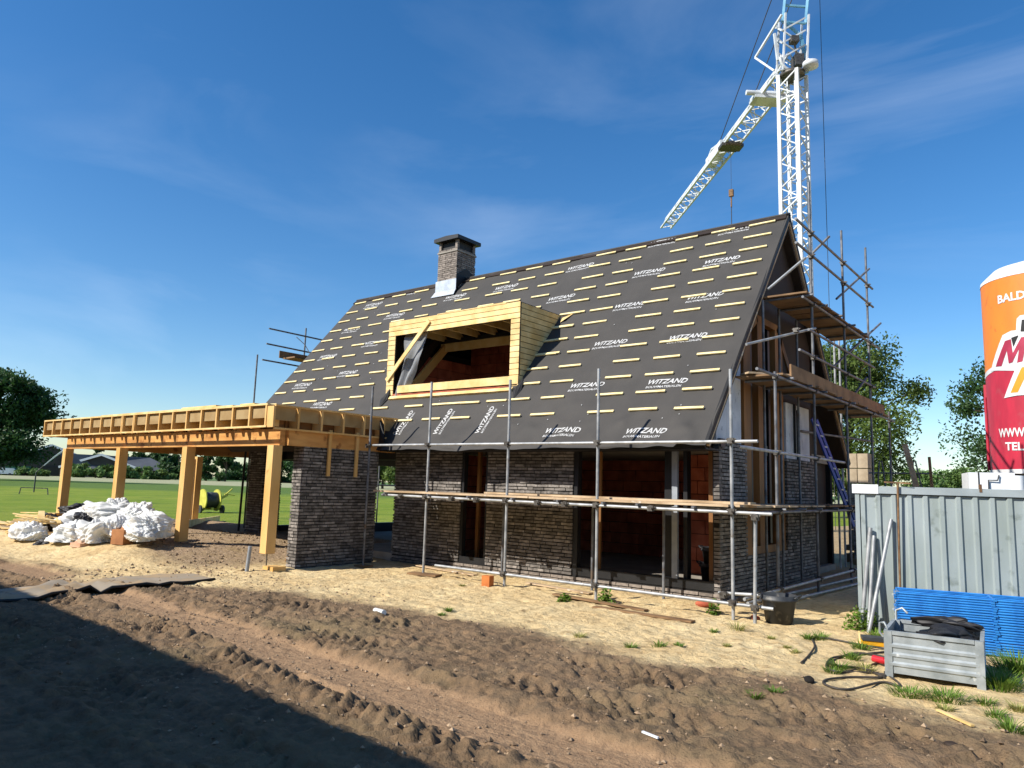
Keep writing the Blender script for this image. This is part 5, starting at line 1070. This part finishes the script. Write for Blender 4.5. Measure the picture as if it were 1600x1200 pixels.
# ---------------------------------------------------------------- trees
m_bark = M('bark', '5a4c3c', '453a2e', .9, 4, bump=.5)
def leafmat(n, a, b_): return M(n, a, b_, .6, 1.2, isl=.3, trans=.3, lo=.3, hi=.7)
m_lf1 = leafmat('leaf_green', '465a28', '647834'); m_lf2 = leafmat('leaf_dark', '2f4a26', '3d5c2c'); m_lf3 = leafmat('leaf_pale', '6f8a4c', '58753c')
def tree(x, y, H, W_, label, mat, seed, leaf=.16, n=9000, trunk=.3, base=.25, cl=26, grp=None, dens=.34, name='broadleaf_tree', lean_=0.):
    rr = random.Random(seed); rg = np.random.default_rng(seed); t_ = thing(name, (x, y, 0), label, 'tree', grp)
    mb = MB(); hh = H * .8; mb.path([(x + lean_ * H * k / 5 + rr.uniform(-.1, .1) * k * .3, y, hh * k / 5 * .9) for k in range(6)], trunk, 8, trunk * .3)
    cs = []
    for i in range(cl):
        a = rr.uniform(0, 6.283); u = rr.random(); zf = base + (1 - base) * (.08 + .86 * rr.random()); prof_ = math.sin(math.pi * min(max((zf - base) / (1 - base), .02), .98)) ** .6
        rad = W_ * .5 * prof_ * (.35 + .55 * rr.random()) ; c_ = Vector((x + lean_ * zf * H + rad * math.cos(a), y + rad * math.sin(a), zf * H)); cr_ = W_ * rr.uniform(.1, .19) ; cs.append((c_, cr_))
        z0 = max(H * base * .7, c_.z - H * .3 * rr.random() - H * .08); mid = Vector((x + lean_ * z0, y, z0)).lerp(c_, .55) + Vector((0, 0, .05 * H)); mb.path([(x + lean_ * z0, y, z0), mid, c_], trunk * .28, 5, trunk * .07)
    mb.build('trunk', m_bark, t_)
    per = n // cl; P = []
    for c_, cr_ in cs:
        d = rg.normal(size=(per, 3)); d /= np.linalg.norm(d, axis=1)[:, None]; rad = cr_ * (rg.random(per) ** dens)[:, None] * (1 + .35 * np.sin(d[:, :1] * 5 + cr_ * 9) * np.cos(d[:, 1:2] * 4))
        P.append(np.array(c_)[None] + d * rad * np.array([1.15, 1.15, .8]))
    P = np.concatenate(P); k = len(P); u = rg.normal(size=(k, 3)); u /= np.linalg.norm(u, axis=1)[:, None]; w = rg.normal(size=(k, 3)); w[:, 2] += .8; v = np.cross(u, w); v /= np.linalg.norm(v, axis=1)[:, None]
    s_ = leaf * rg.uniform(.6, 1.4, size=(k, 1)); q = np.stack([P - u * s_, P - v * s_ * .55, P + u * s_, P + v * s_ * .55], 1).reshape(-1, 3) - np.array([x, y, 0])
    me = bpy.data.meshes.new('crown'); me.vertices.add(4 * k); me.vertices.foreach_set('co', q.ravel()); me.loops.add(4 * k); me.loops.foreach_set('vertex_index', np.arange(4 * k, dtype=np.int32)); me.polygons.add(k)
    me.polygons.foreach_set('loop_start', np.arange(k, dtype=np.int32) * 4); me.polygons.foreach_set('loop_total', np.full(k, 4, np.int32)); me.update(calc_edges=True)
    link('crown', me, t_, None, mat)
    return t_
def dirp(px, D): r = ray(px, 735 + px * .03); r = r / math.hypot(r[0], r[1]); return r[0] * D, r[1] * D
x, y = dirp(1330, 62); tree(x, y, 13.6, 11.0, 'large green broadleaf tree behind the right gable scaffold', m_lf1, 3, .13, 38000, .35, .1, 40, dens=.4)
x, y = dirp(1602, 40); tree(x, y, 9.8, 6.4, 'dark sparse-leaved tree half hidden by the silo', m_lf2, 5, .085, 17000, .2, .12, 34, dens=.55)
x, y = dirp(1515, 60); tree(x, y, 3.9, 4.2, 'pale willow-like bush between container and silo', m_lf3, 8, .1, 6000, .12, .05, 20, name='bush')
for i, px in enumerate((1405, 1432, 1452, 1476, 1500, 1538, 1575)):
    x, y = dirp(px, 120 + (i % 3) * 14); tree(x, y, 5.4 + (i % 2) * 1.2, 6.5, 'distant small tree in the line above the container', m_lf3 if i % 2 else m_lf1, 20 + i, .22, 2400, .14, .02, 14, 'distant trees above the container')
x, y = dirp(-14, 150); tree(x, y, 18.3, 17, 'big dark tree at the left edge of the meadow', m_lf2, 40, .3, 40000, .8, .12, 44, dens=.45)
for i, (px, D, H, W_) in enumerate([(150, 345, 13, 8), (196, 350, 9.5, 14), (218, 335, 11.5, 14), (238, 330, 11, 15), (258, 330, 12, 14), (278, 315, 13, 14), (302, 300, 10, 10), (322, 290, 12, 11), (352, 285, 11.5, 10.5), (372, 420, 7, 22), (392, 420, 7, 22), (410, 380, 14, 14), (440, 380, 11, 16), (472, 360, 13, 18), (505, 360, 9, 20), (540, 360, 10, 20)]):
    x, y = dirp(px, D); tree(x, y, H, W_, 'distant dark tree in the row beyond the meadow', m_lf2, 60 + i, .75, 1900, .4, .02, 14, 'distant trees beyond the meadow', dens=.5)
for i, (px, D, H, W_) in enumerate([(598, 180, 9.5, 11), (625, 175, 9, 11), (570, 180, 8, 10), (655, 180, 9, 10)]):
    x, y = dirp(px, D); tree(x, y, H, W_, 'green tree seen through the gap beside the pier wall', m_lf1, 90 + i, .38, 3500, .3, .03, 18, 'trees seen through the house gap')
for i, (px, D) in enumerate([(4, 292), (20, 290), (48, 286), (62, 290), (118, 282), (132, 284), (150, 280), (168, 282), (188, 280), (205, 283), (222, 280), (240, 282), (256, 284)]):
    x, y = dirp(px, D); tree(x, y, (1.7 if px < 100 else 3.2) + (i * 7 % 3) * .5, 8, 'low bush in the hedge in front of the farm buildings', m_lf1 if i % 2 else m_lf3, 120 + i, .5, 900, .2, .0, 9, 'hedge bushes by the farm', name='bush')

# ---------------------------------------------------------------- farm buildings
m_slate = M('grey_corrugated_roof', '565a60', '474b52', .7, .3); m_barn = M('dark_barn_wall', '3a3a38', '2e2e2c', .8, .3); m_tan = M('brick_lower_wall', '7a6a58', '6a5c4c', .8, .3); m_glassd = M('dark_opening', '141414', '1c1c1c', .5, 1)
def barn(px, D, w, L_, eave, ridge, rot, label, door=False, extra=0):
    x, y = dirp(px, D); t_ = thing('farm_barn', (x, y, 0), label, 'barn'); c_, s_ = math.cos(rot), math.sin(rot)
    def T(a, b_, z): return Vector((x + a * c_ - b_ * s_, y + a * s_ + b_ * c_, z))
    def add(mb, vs, fs): mb.add([T(*v) for v in vs], fs); return mb
    # gable faces -b (towards the viewer), ridge runs along b
    h = w / 2
    mb = MB(); add(mb, [(-h, 0, 0), (h, 0, 0), (h, 0, eave), (0, 0, ridge), (-h, 0, eave), (-h, L_, 0), (h, L_, 0), (h, L_, eave), (0, L_, ridge), (-h, L_, eave)], [(0, 1, 2, 3, 4), (9, 8, 7, 6, 5), (1, 6, 7, 2), (5, 0, 4, 9)]); mb.build('wall', m_barn, t_)
    mb = MB()
    for sgn in (-1, 1):
        e = 1.0; p = [(0, -.6, ridge + .25), (0, L_ + .6, ridge + .25), (sgn * (h + e), L_ + .6, eave - .25), (sgn * (h + e), -.6, eave - .25)]; q_ = [(a, b_, z - .2) for a, b_, z in p]
        add(mb, p + q_, [(0, 1, 2, 3), (7, 6, 5, 4), (0, 3, 7, 4), (2, 3, 7, 6), (1, 2, 6, 5)])
    mb.build('roof', m_slate, t_)
    mb = MB()
    for sgn in (-1, 1): mb.bar(T(0, -.7, ridge + .1), T(sgn * (h + 1.0), -.7, eave - .4), .25, .8, (0, 0, 1))
    mb.build('verge_board', m_vinyl, t_)
    mb = MB(); mb.obox(T(0, -.15, 1.3), (T(h, 0, 0) - T(0, 0, 0)), T(0, .12, 0) - T(0, 0, 0), (0, 0, 1.3)); mb.build('lower_wall', m_tan, t_)
    mb = MB(); mb.obox(T(0, -.35, 1.7), (T(3.2, 0, 0) - T(0, 0, 0)), T(0, .1, 0) - T(0, 0, 0), (0, 0, 1.7)); mb.build('barn_door', m_glassd, t_)
    for k in (-1, 1): mb = MB(); mb.obox(T(k * h * .6, -.35, 2.0), (T(1.4, 0, 0) - T(0, 0, 0)), T(0, .1, 0) - T(0, 0, 0), (0, 0, .7)); mb.build('window', m_glassd, t_)
rb = math.atan2(dirp(70, 1)[1], dirp(70, 1)[0]) - math.pi / 2
barn(2, 335, 30, 40, 4, 8.8, rb + .05, 'farm barn with white verge boards, leftmost beyond the meadow')
barn(76, 320, 33, 46, 4.6, 11.2, rb - .1, 'widest farm barn with white verge boards beyond the meadow')
barn(156, 316, 25, 42, 3.8, 8.4, rb - .22, 'farm barn with lower white-edged gable right of the widest barn')
x, y = dirp(205, 322); t_ = thing('farm_shed', (x, y, 0), 'long low grey-roofed farm shed right of the barns', 'shed')
u_ = Vector((math.cos(rb - .1), math.sin(rb - .1), 0)); v_ = Vector((-u_.y, u_.x, 0)); o_ = Vector((x, y, 0))
MB().obox(o_ + Vector((0, 0, 1.7)), u_ * 15, v_ * 6, (0, 0, 1.7)).build('wall', m_barn, t_)
MB().add([o_ + a for a in (-u_ * 24 - v_ * 7 + Vector((0, 0, 8.4)), u_ * 6 + v_ * 0 + Vector((0, 0, 8.2)), u_ * 16 - v_ * 7 + Vector((0, 0, 3.2)), -u_ * 20 - v_ * 8 + Vector((0, 0, 3.2)), -u_ * 20 + v_ * 8 + Vector((0, 0, 3.2)), u_ * 16 + v_ * 8 + Vector((0, 0, 3.2)))], [(3, 2, 1, 0), (5, 4, 0, 1), (2, 5, 1), (4, 3, 0)]).build('roof', m_slate, t_)
x, y = dirp(28, 288); t_ = thing('parked_trailer', (x, y, 0), 'green covered trailer parked in front of the farm barns', 'trailer'); MB().obox((x, y, 2.1), u_ * 3.4, v_ * 1.2, (0, 0, 1.0)).build('cover', M('green_tarp', '3c6e50', '305c42', .7, 1), t_); MB().obox((x, y, 1.0), u_ * 3.4, v_ * 1.2, (0, 0, .15)).build('bed', m_barn, t_)
for s_ in (-1, 1): MB().tube(Vector((x, y, .5)) + u_ * 1.6 * s_ - v_ * 1.3, Vector((x, y, .5)) + u_ * 1.6 * s_ + v_ * 1.3, .5, 14).build('wheel', m_blk, t_)
for i, px in enumerate((8, 107)):
    x, y = dirp(px, 286); t_ = thing('parked_van', (x, y, 0), ['long white van parked left of the green trailer by the farm', 'white van parked between the two right farm gables'][i], 'van')
    b2 = MB(); L2 = 3.2 - i * .9
    b2.add([Vector((x, y, z)) + u_ * a + v_ * w_ for w_ in (-1, 1) for a, z in ((-L2, .5), (L2, .5), (L2, 1.5), (L2 - .9, 2.3), (-L2, 2.4))], [(0, 1, 2, 3, 4), (9, 8, 7, 6, 5), (0, 5, 6, 1), (1, 6, 7, 2), (2, 7, 8, 3), (3, 8, 9, 4), (4, 9, 5, 0)]); b2.build('body', m_vinyl, t_)
    for s_ in (-1, 1): MB().tube(Vector((x, y, .4)) + u_ * 1.5 * s_ - v_ * 1.05, Vector((x, y, .4)) + u_ * 1.5 * s_ + v_ * 1.05, .4, 12).build('wheel', m_blk, t_)

# ---------------------------------------------------------------- irrigation
hx, hy = -32.3, 18.3; hr = thing('hose_reel', (hx, hy, 0), 'yellow irrigation hose reel with black drum on two wheels in the meadow', 'hose reel')
ru = Vector((.1, .99, 0)); rv = Vector((-.99, .1, 0)); ro = Vector((hx, hy, 0)); m_yg = M('yellow_machine_paint', 'c8c454', 'b0ac40', .5, 3)
mb = MB(); 
mb.tube(ro + rv * -.32 * 0 + Vector((0, 0, .62)) - ru * .3, ro + Vector((0, 0, .62)) + ru * .3, .36, 24); mb.build('hose_drum', m_blk, hr)
for s_ in (-1, 1):
    mb = MB(); mb.tube(ro + ru * s_ * .31 + Vector((0, 0, .62)), ro + ru * s_ * .36 + Vector((0, 0, .62)), .5, 24); mb.build('drum_flange', m_yg, hr)
    w = MB(); w.tube(ro + ru * s_ * .48 + Vector((0, 0, .2)) - rv * .25, ro + ru * s_ * .56 + Vector((0, 0, .2)) - rv * .25, .2, 16); w.build('wheel', m_blk, hr)
mb = MB(); mb.bar(ro - ru * .5 + Vector((0, 0, .22)), ro + ru * .5 + Vector((0, 0, .22)), .1, .08); mb.bar(ro - rv * .4 + Vector((0, 0, .25)), ro + rv * .8 + Vector((0, 0, .25)), .1, .08); mb.build('chassis', m_yg, hr)
mb = MB(); mb.bar(ro + ru * .4 + Vector((0, 0, .6)), ro + ru * .85 + Vector((0, 0, .85)), .06, .06); mb.tube(ro + ru * .6 + Vector((0, 0, .75)), ro + ru * 1.05 + Vector((0, 0, 1.15)), .035, 8); mb.tube(ro + ru * .7 + Vector((0, 0, .9)), ro + ru * 1.2 + Vector((0, 0, .85)), .025, 8); mb.build('spray_gun', m_yg, hr)
sx, sy = -59.6, 20.4; sk = thing('field_sprinkler', (sx, sy, 0), 'dark sprinkler on a low sled with a thin water jet in the meadow', 'sprinkler')
v2 = Vector((.78, .62, 0)); so_ = Vector((sx, sy, 0)); m2_ = Vector((.6, .8, 0))
mb = MB(); mb.bar(so_ + Vector((0, 0, .2)), so_ + Vector((0, 0, 1.6)), .07, .07); mb.bar(so_ - v2 * .95 + Vector((0, 0, .5)), so_ + v2 * .95 + Vector((0, 0, .5)), .06, .06)
for s_ in (-.95, .95): mb.bar(so_ + v2 * s_ + Vector((0, 0, .5)), so_ + v2 * s_ * 1.1, .05, .05)
mb.build('stand', m_blk, sk); MB().tube(so_ + Vector((0, 0, 1.6)), so_ + v2 * .5 + Vector((0, 0, 2.1)), .04, 8).build('nozzle', m_blk, sk)
jet = MB(); jet.path([so_ + v2 * (.5 + 2.4 * t_) + Vector((0, 0, 2.1 + 2.4 * t_ - .6 * t_ * t_)) for t_ in np.linspace(0, 1, 8)], .03, 6, .1)
m_jet = M('water_spray', 'c9d6df', 'c9d6df', .3, 3); t = m_jet.node_tree; tp = t.nodes.new('ShaderNodeBsdfTransparent'); ms = t.nodes.new('ShaderNodeMixShader'); ms.inputs[0].default_value = .6; s0 = t.nodes['Principled BSDF'].outputs[0]; t.links.new(s0, ms.inputs[1]); t.links.new(tp.outputs[0], ms.inputs[2]); t.links.new(ms.outputs[0], t.nodes['Material Output'].inputs[0])
jet.build('water_jet', m_jet, sk)

# ---------------------------------------------------------------- building behind the photographer (casts the big shadow)
nb = thing('neighbouring_barn', (-10, -8, 0), 'brick barn with tiled roof behind the photographer, casting the foreground shadow', 'barn')
def bb(a, w, z): # a along X, slightly turned
    return Vector((a, 3.55 - .076 * (a + 7) - 6.05 + w, z))
n = 220; vs = []; xs_ = np.linspace(-42, 2.6, n * 2)
top = []
for i, xx in enumerate(xs_): e_ = .045 * abs(math.sin(xx * math.pi / .3)) ; top.append(bb(xx, -e_ * 1.0, 5.2 - e_ * .3))
mb = MB(); m_ = len(top); mb.add(top + [bb(xx, -4.8, 8.4) for xx in xs_], [(i, i + 1, m_ + i + 1, m_ + i) for i in range(m_ - 1)]); mb.add([bb(xx, w_, z) for xx in (-42, 2.6) for w_, z in ((-4.8, 8.4), (-9.6, 5.2))], [(0, 2, 3, 1)]); mb.build('tiled_roof', M('red_roof_tile', '8a4c38', '74402e', .8, 4, bump=.3), nb)
MB().add([bb(xx, w_, z) for xx in (-41.8, 2.4) for w_, z in ((-.5, 0), (-.5, 4.95), (-4.8, 8.2), (-9.1, 4.95), (-9.1, 0))], [(0, 5, 6, 1), (4, 3, 8, 9), (0, 1, 2, 3, 4), (9, 8, 7, 6, 5)]).build('wall', M('barn_brick', '8a5a48', '704838', .85, 6, bump=.3), nb)
MB().obox(bb(-6, -.47, 1.5), (1.6, -.12, 0), (0, .03, 0), (0, 0, 1.5)).build('barn_door', m_brown, nb)
